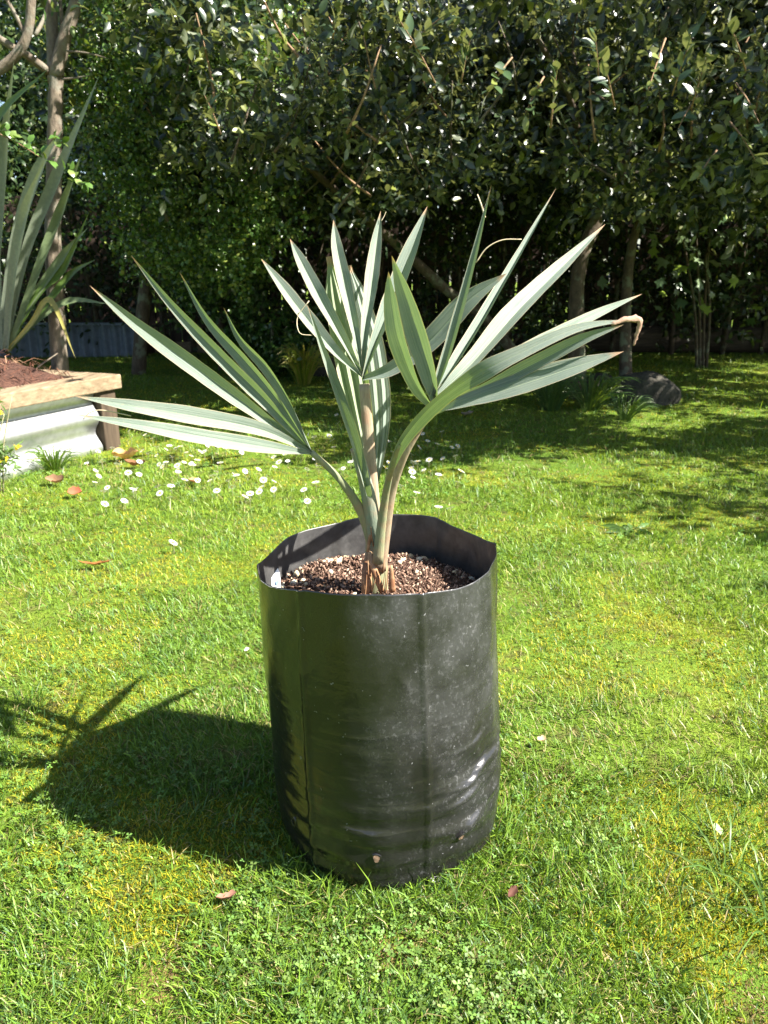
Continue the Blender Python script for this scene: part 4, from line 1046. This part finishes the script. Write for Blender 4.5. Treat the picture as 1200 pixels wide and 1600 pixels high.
    thread(B, [(483, 470, 1.12), (465, 495, 1.12), (468, 520, 1.11), (488, 524, 1.11)])
    thread(B, [(596, 345, 1.21), (600, 338, 1.21), (603, 331, 1.21)])
    # --- D: older pleated leaf standing behind
    D = frond([(590, 850, 1.09), (588, 800, 1.10), (584, 745, 1.12)], [.008, .007, .006], M_pet_green)
    leaflet(D, [(583, 765, 1.11), (568, 665, 1.14), (548, 560, 1.17), (526, 470, 1.19), (514, 401, 1.20)], 78, 12, .5, 3, M_palm_old, .45, .3, tipw=.2)
    leaflet(D, [(586, 762, 1.12), (592, 665, 1.16), (583, 560, 1.19), (563, 470, 1.21), (545, 415, 1.22)], 70, -14, .4, 3, M_palm, .4, .3, tipw=.2)
    # --- E: unopened spear in front of the centre
    E = frond([(589, 870, 1.075), (580, 800, 1.06), (570, 750, 1.05), (556, 700, 1.045)], [.0115, .0115, .0098, .0085], M_pet_gla, .7)
    leaflet(E, [(574, 775, 1.040), (556, 700, 1.035), (530, 620, 1.02), (505, 550, 1.01), (480, 475, 1.0)], 30, -15, .75, peak=.3, w0=.85)
    # --- C: frond leaning right, blade cupped towards the left
    Cc = frond([(592, 890, 1.075), (600, 830, 1.065), (612, 765, 1.05), (632, 710, 1.03), (660, 662, 1.02)], [.012, .0105, .0075, .006, .005], M_pet_tan, .55)
    tube('leaf_keel', [at(590, 880, 1.06), at(596, 820, 1.05), at(604, 765, 1.03), at(614, 722, .99), at(624, 695, .97)], [.0085, .007, .0052, .0042, .0025], M_pet_green, root, sides=10, n=20, flat=.6)
    hc = (678, 622, 1.02)
    leaflet(Cc, [(680, 640, 1.01), (650, 600, 1.0), (623, 530, .99), (612, 470, .99), (607, 424, .99)], 60, 0, .22, peak=.5, w0=.4, ref=(-.75, -.75, -.1))
    leaflet(Cc, [(686, 640, 1.02), (672, 580, 1.02), (650, 510, 1.02), (630, 450, 1.02), (612, 399, 1.01)], 66, 0, .30, peak=.4, w0=.4, ref=(-.6, -.8, -.1))
    leaflet(Cc, [hc, (697, 565, 1.03), (718, 490, 1.04), (744, 390, 1.05), (768, 288, 1.06)], 28, 0, .6, peak=.3, w0=.75, ref=(-.5, -.85, 0))
    leaflet(Cc, [hc, (712, 570, 1.05), (760, 490, 1.11), (815, 392, 1.2), (869, 294, 1.28)], 32, 0, .6, peak=.4, w0=.6, ref=(-.6, -.75, -.1))
    leaflet(Cc, [hc, (738, 567, 1.06), (805, 490, 1.12), (874, 421, 1.2), (946, 350, 1.28)], 54, 0, .42, peak=.5, w0=.4, ref=(-.62, -.78, -.2))
    leaflet(Cc, [hc, (750, 585, 1.07), (840, 538, 1.14), (930, 492, 1.22), (1004, 459, 1.28)], 34, 10, .40, peak=.5)
    leaflet(Cc, [hc, (745, 612, .98), (830, 570, .95), (910, 530, .93), (975, 507, .92)], 36, 0, .35, peak=.5, ref=(-.2, -.9, .1))
    leaflet(Cc, [(682, 648, 1.02), (725, 630, .98), (800, 606, .95), (890, 576, .93), (975, 549, .92)], 66, 0, .2, peak=.55, w0=.5, ref=(.2, -.75, .8))
    leaflet(Cc, [(611, 730, 1.0), (632, 684, .965), (678, 632, .92), (740, 588, .885), (810, 553, .875), (905, 512, .88), (1000, 499, .89)], 52, 0, .22, peak=.3, w0=.5, n=40, ref=(.05, -.6, -.8), ref2=(.1, -.8, .6))
    tip = tube('dry_tip', [at(955, 506, .884), at(985, 498, .888), at(1000, 501, .89), at(996, 520, .892), at(990, 540, .893)], [.002, .0038, .0036, .0026, .001], M_dry, root, sides=8, n=24, flat=.3, rough=.4)
    thread(Cc, [(744, 410, 1.05), (760, 388, 1.05), (785, 375, 1.05), (815, 374, 1.05)], .0009)
    thread(Cc, [(758, 340, 1.06), (752, 320, 1.06), (746, 304, 1.07)], .0012)
build_palm()

# ------------------------------------------------------------------ daisies
def build_daisies():
    pts = [(137,733),(155,716),(185,736),(202,748),(228,690),(240,697),(246,708),(233,718),(246,722),(258,690),(266,708),(283,708),(295,690),(300,735),(279,745),(280,748),(270,755),(302,738),(289,733),(310,748),(320,718),(331,703),(340,706),(353,710),(384,748),(402,750),(405,745),(404,776),(384,787),(340,779),(310,760),(329,761),(266,787),(196,794),(210,779),(190,776),(166,800),(378,716),(409,698),(419,714),(428,722),(446,718),(463,716),(481,798),(494,725),(515,690),(526,657),(548,733),(528,670),(619,757),(627,768),(651,783),(685,805),(703,807),(645,755),(644,748),(655,706),(668,698),(683,700),(702,698),(713,708),(645,728),(685,754),(272,860),(316,690),(375,698),(203,683),(245,688),(290,760),(325,708),(450,730),(470,722),(522,708),(690,680),(345,735),(430,740),(300,722),(220,733),(250,738),(498,740)]
    rd = random.Random(5)
    pts += [(rd.uniform(150, 500), rd.triangular(680, 800, 725)) for _ in range(60)] + [(rd.uniform(500, 720), rd.triangular(650, 790, 700)) for _ in range(34)]
    M_c = simple('daisy_centre', (.65, .42, .02), (.8, .55, .04), 400, .8, 0)
    V, T, C = [], [], []
    n = 15
    for k in range(n):
        a = 2 * math.pi * k / n
        for (q, da, z) in ((.25, 0, 0), (.7, -.15, .05), (1.0, 0, .08), (.7, .15, .05)):
            V.append((math.cos(a + da) * q, math.sin(a + da) * q, z))
        T += [(4 * k, 4 * k + 1, 4 * k + 2), (4 * k, 4 * k + 2, 4 * k + 3)]
        C += [(.80, .79, .77)] * 4
    first = None
    for i, (x, y) in enumerate(pts):
        p = gp(x, y + 4); p.z = float(ground_h(p.x, p.y)); h = random.uniform(.04, .055); s = random.uniform(.0135, .0195)
        if (x, y) == (272, 860): lab, grp = 'lone white daisy in open grass nearest the bag on its left', None
        elif x < 230: lab, grp = 'white daisy at the left end of the drift near the raised bed', 'daisies near the raised bed'
        elif x < 470 and y < 702: lab, grp = 'white daisy in the shade under the left palm frond', 'daisies under the left frond'
        elif x < 470: lab, grp = 'white daisy in the thick of the drift left of the palm', 'daisies left of the palm'
        elif x < 600: lab, grp = 'white daisy just left of the palm stem behind the bag', 'daisies beside the palm stem'
        else: lab, grp = 'white daisy right of the palm stem behind the bag', 'daisies right of the palm stem'
        r = empty('daisy', p, lab, 'daisy', grp)
        if first is None:
            pe = tri_mesh('petals', np.array(V), np.array(T), np.array(C), M_petal); 
            cv = [(0, 0, .13)] + [(math.cos(6.283 * k / 8) * .32, math.sin(6.283 * k / 8) * .32, .03) for k in range(8)]
            ce = mesh('flower_centre', cv, [(0, 1 + k, 1 + (k + 1) % 8) for k in range(8)], M_c)
            sv, sf, _ = tube_geo([Vector((0, 0, -2.6)), Vector((.05, 0, -1.2)), Vector((0, 0, 0))], [.06, .06, .06], 5, 5)
            st = mesh('stalk', sv, sf, M_pet_green); first = (pe, ce, st); src = [pe, ce, st]; new = src
        else:
            new = []
            for o in first: c = o.copy(); col.objects.link(c); new.append(c)
        rot = Euler((random.uniform(-.1, .75), random.uniform(-.1, .6), random.uniform(0, 6)))
        for o in new:
            o.parent = r; o.matrix_parent_inverse = Matrix.Identity(4); o.location = (0, 0, h); o.rotation_euler = rot; o.scale = (s, s, s)
        new[2].rotation_euler = (0, 0, 0)
build_daisies()

# ------------------------------------------------------------------ fallen leaves and petals on the lawn
def fallen(name, x, y, L, Wd, curl, colr, label, cat, rz, seed):
    p = gp(x, y); r = random.Random(seed); n = 9; V = []
    for i in range(n):
        t = i / (n - 1) - .5; ww = Wd * .5 * math.sqrt(max(0, 1 - (2 * t) ** 2)) * r.uniform(.72, 1.1) + .0005
        for u in (-1, -.5, 0, .5, 1):
            V.append(Vector((t * L, u * ww, curl * (u * u) * ww + curl * t * t * L * .9 + r.uniform(-1, 1) * Wd * .07)))
    Mx = Matrix.Rotation(rz, 4, 'Z') @ Matrix.Rotation(r.uniform(-.3, .5), 4, 'X')
    z0 = float(ground_h(p.x, p.y)) + .02
    V = [Mx @ v + Vector((p.x, p.y, z0)) for v in V]
    F = [(i * 5 + k, i * 5 + k + 1, i * 5 + k + 6, i * 5 + k + 5) for i in range(n - 1) for k in range(4)]
    o = tri_mesh(name, np.array([tuple(v) for v in V]), np.array(tris_of(V, F)), np.tile(np.array(colr), (len(V), 1)), M_dead, None, True)
    tag(o, label, cat)
fallen('fallen_leaf', 197, 722, .13, .075, 1.1, (.55, .34, .14), 'large curled tan fallen leaf among the daisies', 'leaf', .4, 1)
fallen('fallen_leaf', 212, 733, .12, .05, .9, (.2, .10, .05), 'dark brown fallen leaf beneath the curled tan leaf', 'leaf', -.3, 2)
fallen('fallen_leaf', 88, 758, .11, .055, .8, (.26, .15, .09), 'crumpled brown fallen leaf in front of the raised bed', 'leaf', -.4, 3)
fallen('fallen_leaf', 118, 776, .06, .045, .9, (.35, .11, .06), 'small reddish fallen leaf on the lawn at left', 'leaf', .2, 4)
fallen('fallen_leaf', 150, 888, .11, .022, .6, (.24, .10, .03), 'narrow rusty brown fallen leaf left of the bag', 'leaf', .1, 5)
fallen('fallen_leaf', 305, 760, .07, .04, .8, (.4, .22, .12), 'brown fallen leaf in the thick of the daisies', 'leaf', -.5, 6)
fallen('fallen_leaf', 730, 652, .10, .06, .6, (.3, .26, .22), 'pale grey fallen leaf on the shaded lawn right of the palm', 'leaf', .6, 7)
fallen('fallen_petal', 387, 1026, .018, .012, .8, (.8, .66, .58), 'pale pink white petal on the grass left of the bag', 'petal', 1.2, 8)
fallen('fallen_leaf', 845, 1170, .02, .014, .8, (.4, .27, .18), 'tiny tan leaf scrap right of the bag', 'leaf', .4, 9)
fallen('fallen_leaf', 1118, 1315, .028, .014, .4, (.35, .5, .2), 'fresh pale green fallen leaf on the lawn at right', 'leaf', 1.4, 10)
fallen('fallen_leaf', 797, 1412, .026, .012, 1.0, (.09, .04, .03), 'dark purple brown leaf scrap in front of the bag', 'leaf', .9, 11)
fallen('fallen_leaf', 355, 1420, .03, .016, .8, (.28, .14, .1), 'brown curled leaf scrap in the foreground clover', 'leaf', .3, 12)
